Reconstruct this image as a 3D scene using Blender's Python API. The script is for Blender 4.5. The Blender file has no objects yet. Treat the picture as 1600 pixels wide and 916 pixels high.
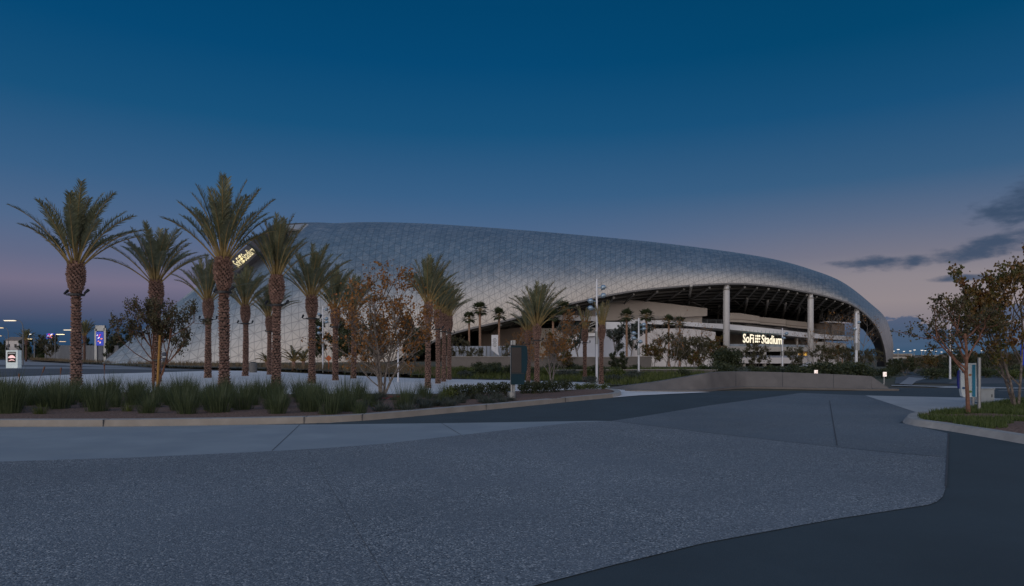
import bpy, math, random
from mathutils import Vector, Matrix, noise as mnoise
R = math.radians
S = bpy.context.scene
COL = S.collection
# ------------------------------------------------------------------ camera
EYE = 1.6; HOR = 555.0; F = 1600*24/36
cam = bpy.data.cameras.new('camera'); camo = bpy.data.objects.new('camera', cam); COL.objects.link(camo)
camo.location = (0, 0, EYE); camo.rotation_euler = (R(90), 0, 0)
cam.lens = 24; cam.sensor_width = 36; cam.sensor_fit = 'HORIZONTAL'; cam.shift_y = (HOR-458)/1600
cam.clip_start = 0.1; cam.clip_end = 20000
S.camera = camo
S.view_settings.view_transform = 'Standard'; S.view_settings.look = 'None'
S.view_settings.gamma = 1; S.view_settings.exposure = 0
S.cycles.use_denoising = True
S.cycles.max_bounces = 5

def lin(r, g, b):
    f = lambda c: (c/255/12.92 if c/255 <= 0.04045 else ((c/255+0.055)/1.055)**2.4)
    return (f(r), f(g), f(b), 1)

# ------------------------------------------------------------------ node helpers
class NT:
    def __init__(s, tree): s.t = tree; tree.nodes.clear()
    def n(s, typ, **kw):
        nd = s.t.nodes.new(typ)
        for k, v in kw.items():
            if k.startswith('i_'):
                key = k[2:]; key = int(key) if key.isdigit() else key.replace('_', ' ')
                s.set(nd.inputs[key], v)
            else: setattr(nd, k, v)
        return nd
    def set(s, sock, v):
        if isinstance(v, bpy.types.NodeSocket): s.t.links.new(v, sock)
        elif isinstance(v, bpy.types.Node): s.t.links.new(v.outputs[0], sock)
        else: sock.default_value = v
    def m(s, op, a, b=None, c=None, clamp=False):
        nd = s.t.nodes.new('ShaderNodeMath'); nd.operation = op; nd.use_clamp = clamp
        for i, v in enumerate((a, b, c)):
            if v is not None: s.set(nd.inputs[i], v)
        return nd.outputs[0]
    def mix(s, fac, a, b, blend='MIX'):
        nd = s.t.nodes.new('ShaderNodeMix'); nd.data_type = 'RGBA'; nd.blend_type = blend
        s.set(nd.inputs[0], fac); s.set(nd.inputs[6], a); s.set(nd.inputs[7], b)
        return nd.outputs[2]
    def ramp(s, fac, stops, interp='LINEAR'):
        nd = s.t.nodes.new('ShaderNodeValToRGB'); cr = nd.color_ramp; cr.interpolation = interp
        while len(cr.elements) < len(stops): cr.elements.new(0.5)
        for e, (p, c) in zip(cr.elements, stops): e.position = p; e.color = c if len(c) == 4 else (*c, 1)
        s.set(nd.inputs[0], fac); return nd.outputs[0]
    def mr(s, v, a, b, c=0.0, d=1.0, smooth=False):
        nd = s.t.nodes.new('ShaderNodeMapRange'); nd.interpolation_type = 'SMOOTHSTEP' if smooth else 'LINEAR'
        s.set(nd.inputs[0], v)
        for i, x in enumerate((a, b, c, d)): s.set(nd.inputs[i+1], x)
        return nd.outputs[0]

# ------------------------------------------------------------------ world: dusk sky, twilight arch ahead, afterglow behind the camera
W = bpy.data.worlds.new('World'); S.world = W; W.use_nodes = True
t = NT(W.node_tree)
tc = t.n('ShaderNodeTexCoord'); sep = t.n('ShaderNodeSeparateXYZ', i_0=tc.outputs['Generated'])
X_, Y_, Z_ = sep.outputs
el = t.m('DEGREES', t.m('ARCSINE', Z_)); az = t.m('DEGREES', t.m('ARCTAN2', X_, Y_))
front = t.ramp(t.mr(el, 0, 60), [
    (0.0, lin(34, 62, 90)), (0.6/60, lin(40, 68, 98)), (2/60, lin(52, 74, 104)), (3.5/60, lin(88, 91, 117)), (5.2/60, lin(117, 111, 134)),
    (7/60, lin(98, 106, 134)), (9.5/60, lin(80, 104, 138)), (13/60, lin(56, 95, 134)), (18/60, lin(24, 82, 124)),
    (23/60, lin(6, 72, 116)), (27/60, lin(2, 67, 109)), (38/60, lin(12, 68, 112)), (60/60, lin(24, 74, 124))])
# pinker and paler towards the right
right = t.ramp(t.mr(el, 0, 60), [
    (0.0, lin(62, 88, 114)), (0.5/60, lin(86, 98, 120)), (1.6/60, lin(124, 118, 128)), (4.0/60, lin(146, 136, 140)), (5.8/60, lin(140, 133, 140)),
    (7.5/60, lin(118, 118, 134)), (10/60, lin(92, 107, 134)), (13/60, lin(56, 94, 130)), (18/60, lin(24, 80, 122)),
    (23/60, lin(4, 70, 110)), (27/60, lin(2, 66, 105)), (38/60, lin(12, 68, 112)), (60/60, lin(24, 74, 124))])
sky = t.mix(t.mr(az, -4, 30, smooth=True), front, right)
glow = t.ramp(t.mr(el, 0, 90), [
    (0.0, (1.05, 0.80, 0.66, 1)), (0.10, (1.0, 0.88, 0.82, 1)), (0.22, (0.86, 0.80, 0.80, 1)), (0.36, (0.56, 0.57, 0.64, 1)), (0.55, (0.17, 0.27, 0.42, 1)), (0.72, (0.06, 0.15, 0.29, 1)), (1.0, (0.045, 0.13, 0.27, 1))])
# over the top of the sky and towards the back the afterglow takes over
back = t.m('MAXIMUM', t.mr(Y_, 0.35, -0.75, smooth=True), t.mr(el, 34, 80, smooth=True))
sky = t.mix(back, sky, glow)
# clouds: world-direction noise inside soft banks
cvec = t.n('ShaderNodeCombineXYZ', i_0=t.m('MULTIPLY', az, 0.30), i_1=t.m('MULTIPLY', el, 0.75), i_2=1.7)
n1 = t.n('ShaderNodeTexNoise', i_Vector=cvec, i_Scale=1.5, i_Detail=6.0, i_Roughness=0.55).outputs[0]
def bank(a0, e0, wa, we, tilt=0):
    da = t.m('DIVIDE', t.m('SUBTRACT', az, a0), wa)
    de = t.m('DIVIDE', t.m('SUBTRACT', t.m('SUBTRACT', el, e0), t.m('MULTIPLY', t.m('SUBTRACT', az, a0), tilt)), we)
    return t.m('SUBTRACT', 1.0, t.m('ADD', t.m('MULTIPLY', da, da), t.m('MULTIPLY', de, de)))
n2_ = t.n('ShaderNodeTexNoise', i_Vector=t.n('ShaderNodeCombineXYZ', i_0=t.m('MULTIPLY', az, 0.5), i_1=t.m('MULTIPLY', el, 1.1), i_2=7.3), i_Scale=1.3, i_Detail=7.0, i_Roughness=0.6).outputs[0]
def cloudy(banks, amp, lo, hi, n1=n1):
    b = banks[0]
    for x in banks[1:]: b = t.m('MAXIMUM', b, x)
    b = t.m('MAXIMUM', b, -2.0)
    return t.mr(t.m('ADD', b, t.m('MULTIPLY', t.m('SUBTRACT', n1, 0.5), amp)), lo, hi, smooth=True)
c1 = cloudy([bank(28.3, 6.7, 3.0, 0.60), bank(34.8, 7.4, 3.0, 0.85, 0.12), bank(38.5, 8.0, 3, 0.8, 0.10), bank(36.8, 10.2, 3.0, 1.5, .2),
             bank(33, 5.4, 2.4, .25)], 4.6, -0.45, 1.3)
c2 = cloudy([bank(28.6, -0.3, 6.0, 3.1), bank(33.5, -0.2, 5, 2.7), bank(37, 2.9, 3.5, .6)], 2.5, -0.02, 0.26, n2_)
sky = t.mix(t.m('MULTIPLY', c1, 0.88), sky, lin(54, 74, 100))
sky = t.mix(t.m('MULTIPLY', c2, 0.9), sky, t.ramp(t.mr(el, 0, 4), [(0, lin(54, 84, 112)), (.5, lin(66, 86, 114)), (1, lin(86, 96, 124))]))
# thin streaks low on the left
st = t.n('ShaderNodeTexNoise', i_Vector=t.n('ShaderNodeCombineXYZ', i_0=t.m('MULTIPLY', az, 0.05), i_1=t.m('MULTIPLY', el, 1.2), i_2=4.0), i_Scale=1.6, i_Detail=4.0).outputs[0]
sky = t.mix(t.m('MULTIPLY', t.mr(st, 0.5, 0.68), t.m('MULTIPLY', t.mr(el, 3.2, 0.5), 0.3)), sky, lin(78, 98, 126))
below = t.mr(Z_, -0.002, -0.03)
sky = t.mix(below, sky, lin(50, 60, 78))
bg = t.n('ShaderNodeBackground', i_Color=sky, i_Strength=1.0)
o = t.n('ShaderNodeOutputWorld'); t.t.links.new(bg.outputs[0], o.inputs[0])

sun = bpy.data.lights.new('sun', 'SUN'); sun.energy = 0.6; sun.angle = R(40); sun.color = (1.0, 0.91, 0.82)
suno = bpy.data.objects.new('sun', sun); COL.objects.link(suno)
suno.rotation_euler = Vector((0.55, 1.0, -0.42)).to_track_quat('-Z', 'Y').to_euler()   # afterglow from behind left of the camera

# ------------------------------------------------------------------ layout helpers
def G(px, py, z=0.0):
    Y = F*(EYE-z)/(py-HOR); return Vector(((px-800)/F*Y, Y, z))
def P(px, py, D): return Vector(((px-800)/F*D, D, EYE+(HOR-py)*D/F))
def zat(py, D): return EYE+(HOR-py)*D/F

# ------------------------------------------------------------------ materials
MATS = {}
def mat(name, c, rough=0.8, metal=0.0, var=0.12, scale=3.0, bump=0.0, bscale=30.0, c2=None, emit=None, estr=1.0, spec=0.5, coord='Object', detail=6.0, mot=None):
    if name in MATS: return MATS[name]
    m = bpy.data.materials.new(name); m.use_nodes = True; t = NT(m.node_tree)
    tc = t.n('ShaderNodeTexCoord').outputs[coord]
    nz = t.n('ShaderNodeTexNoise', i_Vector=tc, i_Scale=scale, i_Detail=detail, i_Roughness=0.6).outputs[0]
    a = tuple(max(0, x*(1-var)) for x in c[:3]); b = tuple(min(1, x*(1+var)) for x in (c2 or c)[:3])
    colr = t.ramp(nz, [(0.32, a), (0.68, b)])
    if mot:
        n2 = t.n('ShaderNodeTexNoise', i_Vector=tc, i_Scale=mot[0], i_Detail=4.0).outputs[0]
        colr = t.mix(t.mr(n2, 0.4, 0.65, 0, mot[2]), colr, (*mot[1], 1))
    p = t.n('ShaderNodeBsdfPrincipled', i_Roughness=rough, i_Metallic=metal)
    t.set(p.inputs['Base Color'], colr); p.inputs['Specular IOR Level'].default_value = spec
    if emit:
        p.inputs['Emission Color'].default_value = (*emit[:3], 1); p.inputs['Emission Strength'].default_value = estr
    if bump:
        bn = t.n('ShaderNodeTexNoise', i_Vector=tc, i_Scale=bscale, i_Detail=5.0).outputs[0]
        bm = t.n('ShaderNodeBump', i_Strength=bump, i_Height=bn); bm.inputs['Distance'].default_value = 0.02
        t.set(p.inputs['Normal'], bm)
    o = t.n('ShaderNodeOutputMaterial'); t.t.links.new(p.outputs[0], o.inputs[0])
    MATS[name] = m; return m

def leafmat(name, cols, scale=2.5, rough=0.55, transl=0.25):
    if name in MATS: return MATS[name]
    m = bpy.data.materials.new(name); m.use_nodes = True; t = NT(m.node_tree)
    tc = t.n('ShaderNodeTexCoord').outputs['Object']
    nz = t.n('ShaderNodeTexNoise', i_Vector=tc, i_Scale=scale, i_Detail=8.0, i_Roughness=0.8).outputs[0]
    st = [(0.3+0.4*i/max(1, len(cols)-1), c) for i, c in enumerate(cols)]
    c = t.ramp(nz, st)
    p = t.n('ShaderNodeBsdfPrincipled', i_Roughness=rough); t.set(p.inputs['Base Color'], c)
    tr = t.n('ShaderNodeBsdfTranslucent', i_Color=c)
    mx = t.n('ShaderNodeMixShader', i_0=transl); t.t.links.new(p.outputs[0], mx.inputs[1]); t.t.links.new(tr.outputs[0], mx.inputs[2])
    o = t.n('ShaderNodeOutputMaterial'); t.t.links.new(mx.outputs[0], o.inputs[0]); MATS[name] = m; return m

def aggregate(name, base, dark, light, big):
    m = bpy.data.materials.new(name); m.use_nodes = True; t = NT(m.node_tree)
    tc = t.n('ShaderNodeTexCoord').outputs['Object']
    v = t.n('ShaderNodeTexVoronoi', i_Vector=tc, i_Scale=78.0)
    sv = t.n('ShaderNodeSeparateColor', i_0=v.outputs['Color']).outputs[0]
    c = t.ramp(sv, [(0.05, dark), (0.4, base), (0.8, base), (0.96, light)])
    nb = t.n('ShaderNodeTexNoise', i_Vector=tc, i_Scale=14.0, i_Detail=3.0).outputs[0]
    c = t.mix(t.mr(nb, 0.35, 0.65, 0.0, 0.45), c, (*[x*0.75 for x in base], 1))
    n2 = t.n('ShaderNodeTexNoise', i_Vector=tc, i_Scale=0.55, i_Detail=5.0, i_Roughness=.65).outputs[0]
    c = t.mix(t.mr(n2, 0.38, 0.62, 0.0, 0.55), c, (*big, 1))
    n3 = t.n('ShaderNodeTexNoise', i_Vector=tc, i_Scale=0.16, i_Detail=3.0).outputs[0]
    c = t.mix(1.0, c, t.ramp(n3, [(0.35, (0.86,)*3), (0.65, (1.1,)*3)]), 'MULTIPLY')
    p = t.n('ShaderNodeBsdfPrincipled', i_Roughness=0.82); t.set(p.inputs['Base Color'], c)
    b = t.n('ShaderNodeBump', i_Strength=0.5, i_Height=v.outputs['Distance']); b.inputs['Distance'].default_value = 0.01; b.invert = True
    t.set(p.inputs['Normal'], b)
    o = t.n('ShaderNodeOutputMaterial'); t.t.links.new(p.outputs[0], o.inputs[0]); return m

M_agg = aggregate('aggregate', (0.19, 0.22, 0.25), (0.015, 0.022, 0.034), (0.62, 0.63, 0.64), (0.15, 0.175, 0.205))
M_agg2 = aggregate('aggregate_far', (0.15, 0.175, 0.2), (0.05, 0.065, 0.08), (0.36, 0.38, 0.40), (0.11, 0.14, 0.17))
M_asph = mat('asphalt', (0.042, 0.064, 0.078), 0.88, var=0.14, scale=0.7, bump=0.35, bscale=90, mot=(60, (0.035, 0.045, 0.052), 0.4))
M_asph2 = mat('road_asphalt', (0.085, 0.095, 0.11), 0.88, var=0.15, scale=0.15, bump=0.2, bscale=60)
M_roadpale = mat('road_concrete', (0.25, 0.26, 0.28), 0.8, var=0.12, scale=0.2)
M_conc = mat('apron_concrete', (0.26, 0.30, 0.335), 0.8, var=0.1, scale=0.5, bump=0.12, bscale=60, mot=(0.9, (0.21, 0.25, 0.29), 0.7))
M_plaza = mat('plaza_concrete', (0.74, 0.72, 0.72), 0.75, var=0.06, scale=0.4, mot=(1.2, (0.62, 0.61, 0.62), 0.5))
M_walk = mat('walk_concrete', (0.40, 0.41, 0.42), 0.8, var=0.08, scale=0.6, mot=(1.0, (0.33, 0.345, 0.36), 0.6))
M_kerb = mat('kerb_concrete', (0.36, 0.35, 0.34), 0.8, var=0.12, scale=1.5, bump=0.15, bscale=70, mot=(5, (0.26, 0.25, 0.24), 0.5))
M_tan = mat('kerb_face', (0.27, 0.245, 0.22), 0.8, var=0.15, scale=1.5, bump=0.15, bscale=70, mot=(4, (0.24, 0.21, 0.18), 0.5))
M_wall = mat('wall_concrete', (0.15, 0.136, 0.13), 0.75, var=0.14, scale=0.7, bump=0.15, bscale=40, mot=(1.3, (0.11, 0.10, 0.097), 0.7))
M_mulch = mat('mulch', (0.075, 0.04, 0.03), 0.95, var=0.6, scale=22, bump=1.0, bscale=34, c2=(0.18, 0.11, 0.085))
M_soil = mat('soil', (0.07, 0.062, 0.045), 0.95, var=0.4, scale=0.5, mot=(0.05, (0.05, 0.065, 0.03), 0.8))
M_joint = mat('joint', (0.06, 0.065, 0.075), 0.9)
M_white = mat('road_paint', (0.6, 0.6, 0.6), 0.7, var=0.1, scale=4)
M_steel = mat('galvanised', (0.30, 0.32, 0.34), 0.4, metal=0.6, var=0.1, scale=4)
M_pole = mat('grey_pole', (0.14, 0.15, 0.17), 0.6, var=0.1, scale=4)
M_polewhite = mat('pole_paint', (0.62, 0.65, 0.72), 0.4, metal=0.2, var=0.06)
M_dark = mat('dark_metal', (0.03, 0.032, 0.036), 0.5, metal=0.3)
M_trunk = mat('palm_bark', (0.125, 0.07, 0.054), 0.9, var=0.5, scale=7, c2=(0.24, 0.145, 0.115))
M_trunk_core = mat('palm_gap_shade', (0.02, 0.012, 0.01), 0.95, var=0.4, scale=9)  # darker bark copy, shade between the scales put into its colour
M_tip = mat('palm_scale_tip', (0.42, 0.30, 0.24), 0.9, var=0.35, scale=9)
M_frond = leafmat('frond', [(0.07, 0.08, 0.042), (0.16, 0.172, 0.095), (0.30, 0.30, 0.19)], 1.8, 0.42, 0.25)
M_petiole = mat('petiole', (0.27, 0.19, 0.07), 0.6, var=0.3, scale=5)
M_bark = mat('bark', (0.11, 0.095, 0.085), 0.9, var=0.35, scale=14, c2=(0.2, 0.175, 0.16))
M_bark2 = mat('bark_dark', (0.09, 0.075, 0.065), 0.9, var=0.35, scale=14, c2=(0.16, 0.135, 0.12))
M_barkred = mat('bark_red', (0.13, 0.06, 0.04), 0.9, var=0.3, scale=12, c2=(.18, .09, .06))
M_syc = leafmat('sycamore_leaf', [(0.09, 0.07, 0.02), (0.23, 0.12, 0.03), (0.36, 0.15, 0.035), (0.22, 0.07, 0.03)], 3.5)
M_syc2 = leafmat('turning_leaf', [(0.04, 0.065, 0.015), (0.08, 0.09, 0.02), (0.17, 0.08, 0.02), (0.13, 0.04, 0.015)], 1.2)
M_green = leafmat('dark_leaf', [(0.02, 0.03, 0.013), (0.042, 0.055, 0.022), (0.08, 0.095, 0.04)], 5)
M_olive = leafmat('olive_leaf', [(0.035, 0.035, 0.016), (0.075, 0.068, 0.03), (0.12, 0.10, 0.045)], 3)
M_grey = leafmat('grey_leaf', [(0.03, 0.042, 0.035), (0.07, 0.085, 0.07), (0.12, 0.13, 0.11)], 3)
M_blade = leafmat('rush_blade', [(0.025, 0.04, 0.018), (0.06, 0.085, 0.035), (0.12, 0.145, 0.075)], 7)
M_lime = leafmat('lime_leaf', [(0.03, 0.05, 0.01), (0.075, 0.10, 0.02), (0.13, 0.14, 0.03)], 4)
M_tangrass = leafmat('dry_grass', [(0.09, 0.06, 0.032), (0.15, 0.11, 0.06), (0.2, 0.155, 0.1)], 0.35)
M_lawn = leafmat('lawn', [(0.03, 0.05, 0.012), (0.065, 0.10, 0.022), (0.1, 0.13, 0.035)], 3)
M_fan = leafmat('fan_leaf', [(0.02, 0.03, 0.012), (0.045, 0.06, 0.025), (0.085, 0.10, 0.045)], 3)
M_fantrunk = mat('fan_palm_bark', (0.27, 0.17, 0.12), 0.9, var=0.3, scale=4)

# ------------------------------------------------------------------ mesh builder
class MB:
    def __init__(s): s.v = []; s.f = []; s.mi = []; s.uv = None
    def add(s, vs, fs, mi=0):
        o = len(s.v); s.v += [tuple(x) for x in vs]; s.f += [tuple(i+o for i in f) for f in fs]; s.mi += [mi]*len(fs)
    def box(s, c, d, rz=0, mi=0, rx=0):
        hx, hy, hz = d[0]/2, d[1]/2, d[2]/2
        vs = [Vector((x, y, z)) for z in (-hz, hz) for y in (-hy, hy) for x in (-hx, hx)]
        rot = Matrix.Rotation(rz, 3, 'Z') @ Matrix.Rotation(rx, 3, 'X')
        s.add([rot @ v + Vector(c) for v in vs], [(0, 2, 3, 1), (4, 5, 7, 6), (0, 1, 5, 4), (2, 6, 7, 3), (0, 4, 6, 2), (1, 3, 7, 5)], mi)
    def prism(s, pts, z0, z1, mi=0):
        n = len(pts)
        s.add([(p[0], p[1], z0) for p in pts]+[(p[0], p[1], z1) for p in pts],
              [tuple(range(n))[::-1], tuple(range(n, 2*n))]+[(i, (i+1) % n, n+(i+1) % n, n+i) for i in range(n)], mi)
    def tube(s, path, rad, n=8, mi=0, caps=True):
        path = [Vector(p) for p in path]; k = len(path)
        if not hasattr(rad, '__len__'): rad = [rad]*k
        vs = []; up = Vector((0, 0, 1)); prev = None
        for i, p in enumerate(path):
            d = (path[min(i+1, k-1)]-path[max(i-1, 0)]); d = d.normalized() if d.length > 1e-9 else up
            a = prev - d*prev.dot(d) if prev is not None else d.cross(Vector((1, 0, 0)) if abs(d.x) < 0.8 else Vector((0, 1, 0)))
            if a.length < 1e-6: a = d.orthogonal()
            a.normalize(); prev = a; b = d.cross(a)
            vs += [p+(a*math.cos(2*math.pi*j/n)+b*math.sin(2*math.pi*j/n))*rad[i] for j in range(n)]
        fs = [(i*n+j, i*n+(j+1) % n, (i+1)*n+(j+1) % n, (i+1)*n+j) for i in range(k-1) for j in range(n)]
        if caps: fs += [tuple(range(n))[::-1], tuple(range((k-1)*n, k*n))]
        s.add(vs, fs, mi)
    def lathe(s, prof, n=12, c=(0, 0, 0), mi=0):
        s.tube([(c[0], c[1], c[2]+z) for z, r in prof], [r for z, r in prof], n, mi)
    def build(s, name, mats, parent=None, world=True, smooth=False):
        me = bpy.data.meshes.new(name)
        off = Vector(parent_loc(parent)) if (parent and world) else Vector((0, 0, 0))
        vs = [(v[0]-off.x, v[1]-off.y, v[2]-off.z) for v in s.v] if off.length else s.v
        me.from_pydata(vs, [], s.f)
        for m in (mats if isinstance(mats, (list, tuple)) else [mats]): me.materials.append(m)
        me.polygons.foreach_set('material_index', s.mi)
        if smooth: me.polygons.foreach_set('use_smooth', [True]*len(s.f))
        if s.uv:
            ul = me.uv_layers.new(name='UVMap')
            vi = [l.vertex_index for l in me.loops]
            fl = []
            for i in vi: fl += s.uv[i]
            ul.data.foreach_set('uv', fl)
        me.update()
        o = bpy.data.objects.new(name, me); COL.objects.link(o)
        if parent: o.parent = parent
        return o
def parent_loc(p):
    l = Vector(p.location)
    while p.parent: p = p.parent; l += Vector(p.location)
    return l
def tag(o, label=None, cat=None, group=None, kind=None):
    if label: o['label'] = label
    if cat: o['category'] = cat
    if group: o['group'] = group
    if kind: o['kind'] = kind
    return o
def thing(name, loc, label, cat, group=None, rz=0, sc=1.0):
    o = bpy.data.objects.new(name, None); COL.objects.link(o); o.location = loc; o.rotation_euler.z = rz; o.scale = (sc,)*3
    o.empty_display_size = 0.3
    return tag(o, label, cat, group)
KIDS = {}
def copy_tree(o, parent=None):
    c = o.copy(); COL.objects.link(c)
    if parent: c.parent = parent
    for ch in list(o.children): copy_tree(ch, c)
    return c
PROTO_USED = set()
def place(proto, loc, rz, sc, label=None, group=None, cat=None):
    """first use moves the prototype itself, later uses copy it with its parts"""
    if proto.name in PROTO_USED: c = copy_tree(proto)
    else: c = proto; PROTO_USED.add(proto.name)
    c.location = loc; c.rotation_euler.z = rz; c.scale = sc if hasattr(sc, '__len__') else (sc,)*3
    if label: c['label'] = label
    if group: c['group'] = group
    elif 'group' in c.keys(): del c['group']
    if cat: c['category'] = cat
    return c
def structure(mb, name, m, kind='structure', **k):
    o = mb.build(name, m, **k); o['kind'] = kind; return o
def sheet(name, pts, z, m, sub=False):
    mb = MB(); mb.add([(p[0], p[1], z) for p in pts], [tuple(range(len(pts)))])
    # make sure it faces up
    a = sum(pts[i][0]*pts[(i+1) % len(pts)][1]-pts[(i+1) % len(pts)][0]*pts[i][1] for i in range(len(pts)))
    if a < 0: mb.f = [tuple(reversed(mb.f[0]))]
    return structure(mb, name, m)
def smoothline(pts, n=6):
    out = []
    P4 = [pts[0]]+list(pts)+[pts[-1]]
    for i in range(1, len(P4)-2):
        p0, p1, p2, p3 = [Vector(x) for x in P4[i-1:i+3]]
        for j in range(n):
            u = j/n
            out.append(0.5*((2*p1)+(p2-p0)*u+(2*p0-5*p1+4*p2-p3)*u*u+(3*p1-p0-3*p2+p3)*u**3))
    out.append(Vector(pts[-1])); return out
def sweep(mb, line, prof, mi=0, caps=True):
    """prof: (offset to the left of travel, z) points; swept along a ground polyline"""
    n = len(prof); k = len(line); vs = []
    for i, p in enumerate(line):
        d = Vector(line[min(i+1, k-1)])-Vector(line[max(i-1, 0)]); d.z = 0; d.normalize(); nrm = Vector((-d.y, d.x, 0))
        vs += [Vector((p[0], p[1], 0))+nrm*a+Vector((0, 0, b)) for a, b in prof]
    fs = [(i*n+j, (i+1)*n+j, (i+1)*n+(j+1) % n, i*n+(j+1) % n) for i in range(k-1) for j in range(n)]
    if caps: fs += [tuple(range(n)), tuple(range((k-1)*n, k*n))[::-1]]
    mb.add(vs, fs, mi)
def inside(p, poly):
    c = False; n = len(poly)
    for i in range(n):
        a, b = poly[i], poly[(i+1) % n]
        if (a[1] > p[1]) != (b[1] > p[1]) and p[0] < (b[0]-a[0])*(p[1]-a[1])/(b[1]-a[1])+a[0]: c = not c
    return c
def sstep(x, a, b):
    u = max(0, min(1, (x-a)/(b-a))); return u*u*(3-2*u)

# ================================================================== GROUND
def gz(x, y):
    """terrain height: flat, dropping to the sunken concourse round the stadium's right half"""
    d = sstep(y, 95, 165)*sstep(x, -5, 25)*(1-sstep(y, 420, 520))
    return -5.5*d
mb = MB()
xs = [-6000, -2500, -1000, -500]+[-300+12*i for i in range(63)]+[600, 1200, 2500, 6000]
ys = [-400, -100, -30]+[12*i for i in range(0, 50)]+[700, 1000, 2000, 4500, 9000]
vs = [(x, y, gz(x, y)-0.02) for y in ys for x in xs]; nx = len(xs)
mb.add(vs, [(j*nx+i, j*nx+i+1, (j+1)*nx+i+1, (j+1)*nx+i) for j in range(len(ys)-1) for i in range(nx-1)])
structure(mb, 'ground', M_soil, smooth=True)

# near asphalt sheet
sheet('asphalt_road', [(-90, -25), (60, -25), (60, 78), G(1462, 606.5), (14, 34), G(1420, 611), G(1100, 611), (2, 33), G(965, 619), G(515, 661), G(-300, 668), (-60, 15)], 0.0, M_asph)
# concrete apron along the kerb
KL = [G(-700, 667), G(-300, 668), G(0, 667), G(200, 666.5), G(400, 663.5), G(515, 660.5), G(600, 655), G(700, 646), G(800, 637), G(900, 627), G(958, 621.5)]
agl = [G(0, 722), G(200, 716), G(400, 707), G(500, 701.5), G(600, 694), G(750, 677), G(900, 660.5), G(956, 658.5)]
sheet('concrete_apron', [(-60, -2.8), G(0, 722)]+agl[1:]+[G(930, 658), G(700, 661.5), G(515, 663.5), G(400, 664), G(200, 667), G(0, 667.5), G(-300, 668.5), G(-700, 667.5)], 0.004, M_conc)
sheet('exposed_aggregate_paving', [(-60, -2.8)]+agl+[G(1110, 677.5), G(1237, 692), G(1350, 704), G(1479, 716),
      G(1478, 745), G(1477, 765), G(1473, 777), G(1464, 785), G(1450, 790), G(1300, 813), G(1100, 850), G(960, 884), G(830, 918), (-2.3, 2.5), (-9, -3), (-40, -12)], 0.008, M_agg)
sheet('dark_aggregate_paving', [G(956, 658.5), G(1000, 652), G(1110, 634), G(1219, 619), G(1252, 614.5), G(1352, 618.6), G(1400, 633), G(1442, 648.5), G(1405, 661), G(1482, 678), G(1479, 716), G(1350, 704), G(1237, 692), G(1110, 677.5)], 0.012, M_agg2)
sheet('far_right_walk', [G(1352, 618.6), G(1400, 619.8), G(1507, 622), G(1620, 624.5), (19, 24), (19, 22), G(1555, 640), G(1480, 652), G(1425, 660), G(1442, 648.5)], 0.016, M_walk)
# joints
def strip(name, a, b, w, z, m):
    a, b = Vector(a), Vector(b); d = (b-a).normalized(); n = Vector((-d.y, d.x, 0))*w/2
    return sheet(name, [a-n, b-n, b+n, a+n], z, m)
strip('paving_joint', G(1296, 627), G(1308, 698), 0.02, 0.020, M_joint)
strip('paving_joint', G(480, 703), G(610, 916), 0.0035, 0.014, M_joint)
strip('paving_joint', G(468, 664.5), G(425, 705), 0.012, 0.010, M_joint)
strip('paving_joint', G(690, 662), G(720, 680), 0.012, 0.010, M_joint)
strip('paving_joint', G(1482, 678), G(1478, 762), 0.025, 0.0165, M_joint)
# plaza
plaza = [G(-500, 618), G(0, 618), G(300, 618), G(600, 622), G(800, 615.5), G(958, 611.5), G(972, 615), G(1085, 612.4), G(990, 611), G(955, 606), G(945, 599), G(800, 595), G(640, 591.6), G(520, 586), G(400, 580), G(330, 579.8), G(234, 582.8), G(109, 586), G(0, 590), G(-500, 606)]
sheet('plaza', plaza, 0.024, M_plaza)
sheet('plaza_gap_walk', [G(955, 613.5), G(972, 614.8), G(1085, 612.5), G(1110, 613.5), G(1000, 618.5), G(958, 622)], 0.020, M_plaza)
for a, b in (((85, 600.5), (265, 600.5)), ((215, 596.5), (330, 597)), ((455, 599), (580, 599)), ((265, 592), (420, 593)), ((640, 603), (760, 603))):
    strip('paving_joint', G(*a), G(*b), 0.05, 0.030, M_tan)
# left road
roadL = [G(-500, 606), G(0, 590), G(109, 586), G(234, 582.8), G(330, 579.8), G(400, 580), G(234, 574), G(155, 569), G(109, 567), G(47, 562), G(-60, 560.5), G(-500, 566)]
sheet('left_road', roadL, 0.0, M_asph2)
sheet('left_road_lane', [G(-100, 573.5), G(60, 573.2), G(160, 574.0), G(260, 577), G(300, 578.6), G(200, 577.3), G(100, 576.2), G(-100, 577.2)], 0.010, M_roadpale)
sheet('left_road_verge', [G(-150, 563.6), G(47, 563.2), G(109, 568), G(234, 575.2), G(200, 575.0), G(100, 571.3), G(0, 570.4), G(-150, 571.5)], 0.014, M_roadpale)
# right road: kerbed asphalt bands between the wall and the far trees
sheet('right_road', [G(1398, 600), G(1430, 599), G(1500, 600), G(1700, 598), (60, 60), (60, 80), G(1470, 578), G(1400, 590)], 0.006, M_asph2)
sheet('right_road_far_walk', [G(1393, 602.2), G(1477, 604), G(1600, 606.5), G(1700, 607), G(1700, 608.4), G(1600, 607.8), G(1460, 606.6), G(1477, 605.2), G(1393, 603.4)], 0.018, M_walk)
sheet('distant_lane', [G(1432, 598), G(1452, 590), G(1405, 582), G(1425, 582), G(1500, 590), G(1480, 599)], 0.022, M_asph)
sheet('distant_walk', [G(1405, 601), G(1420, 590), G(1450, 592), G(1432, 596), G(1425, 602)], 0.026, M_roadpale)
strip('road_line', G(1560, 611), G(1600, 611), 0.12, 0.010, M_white)

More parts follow.
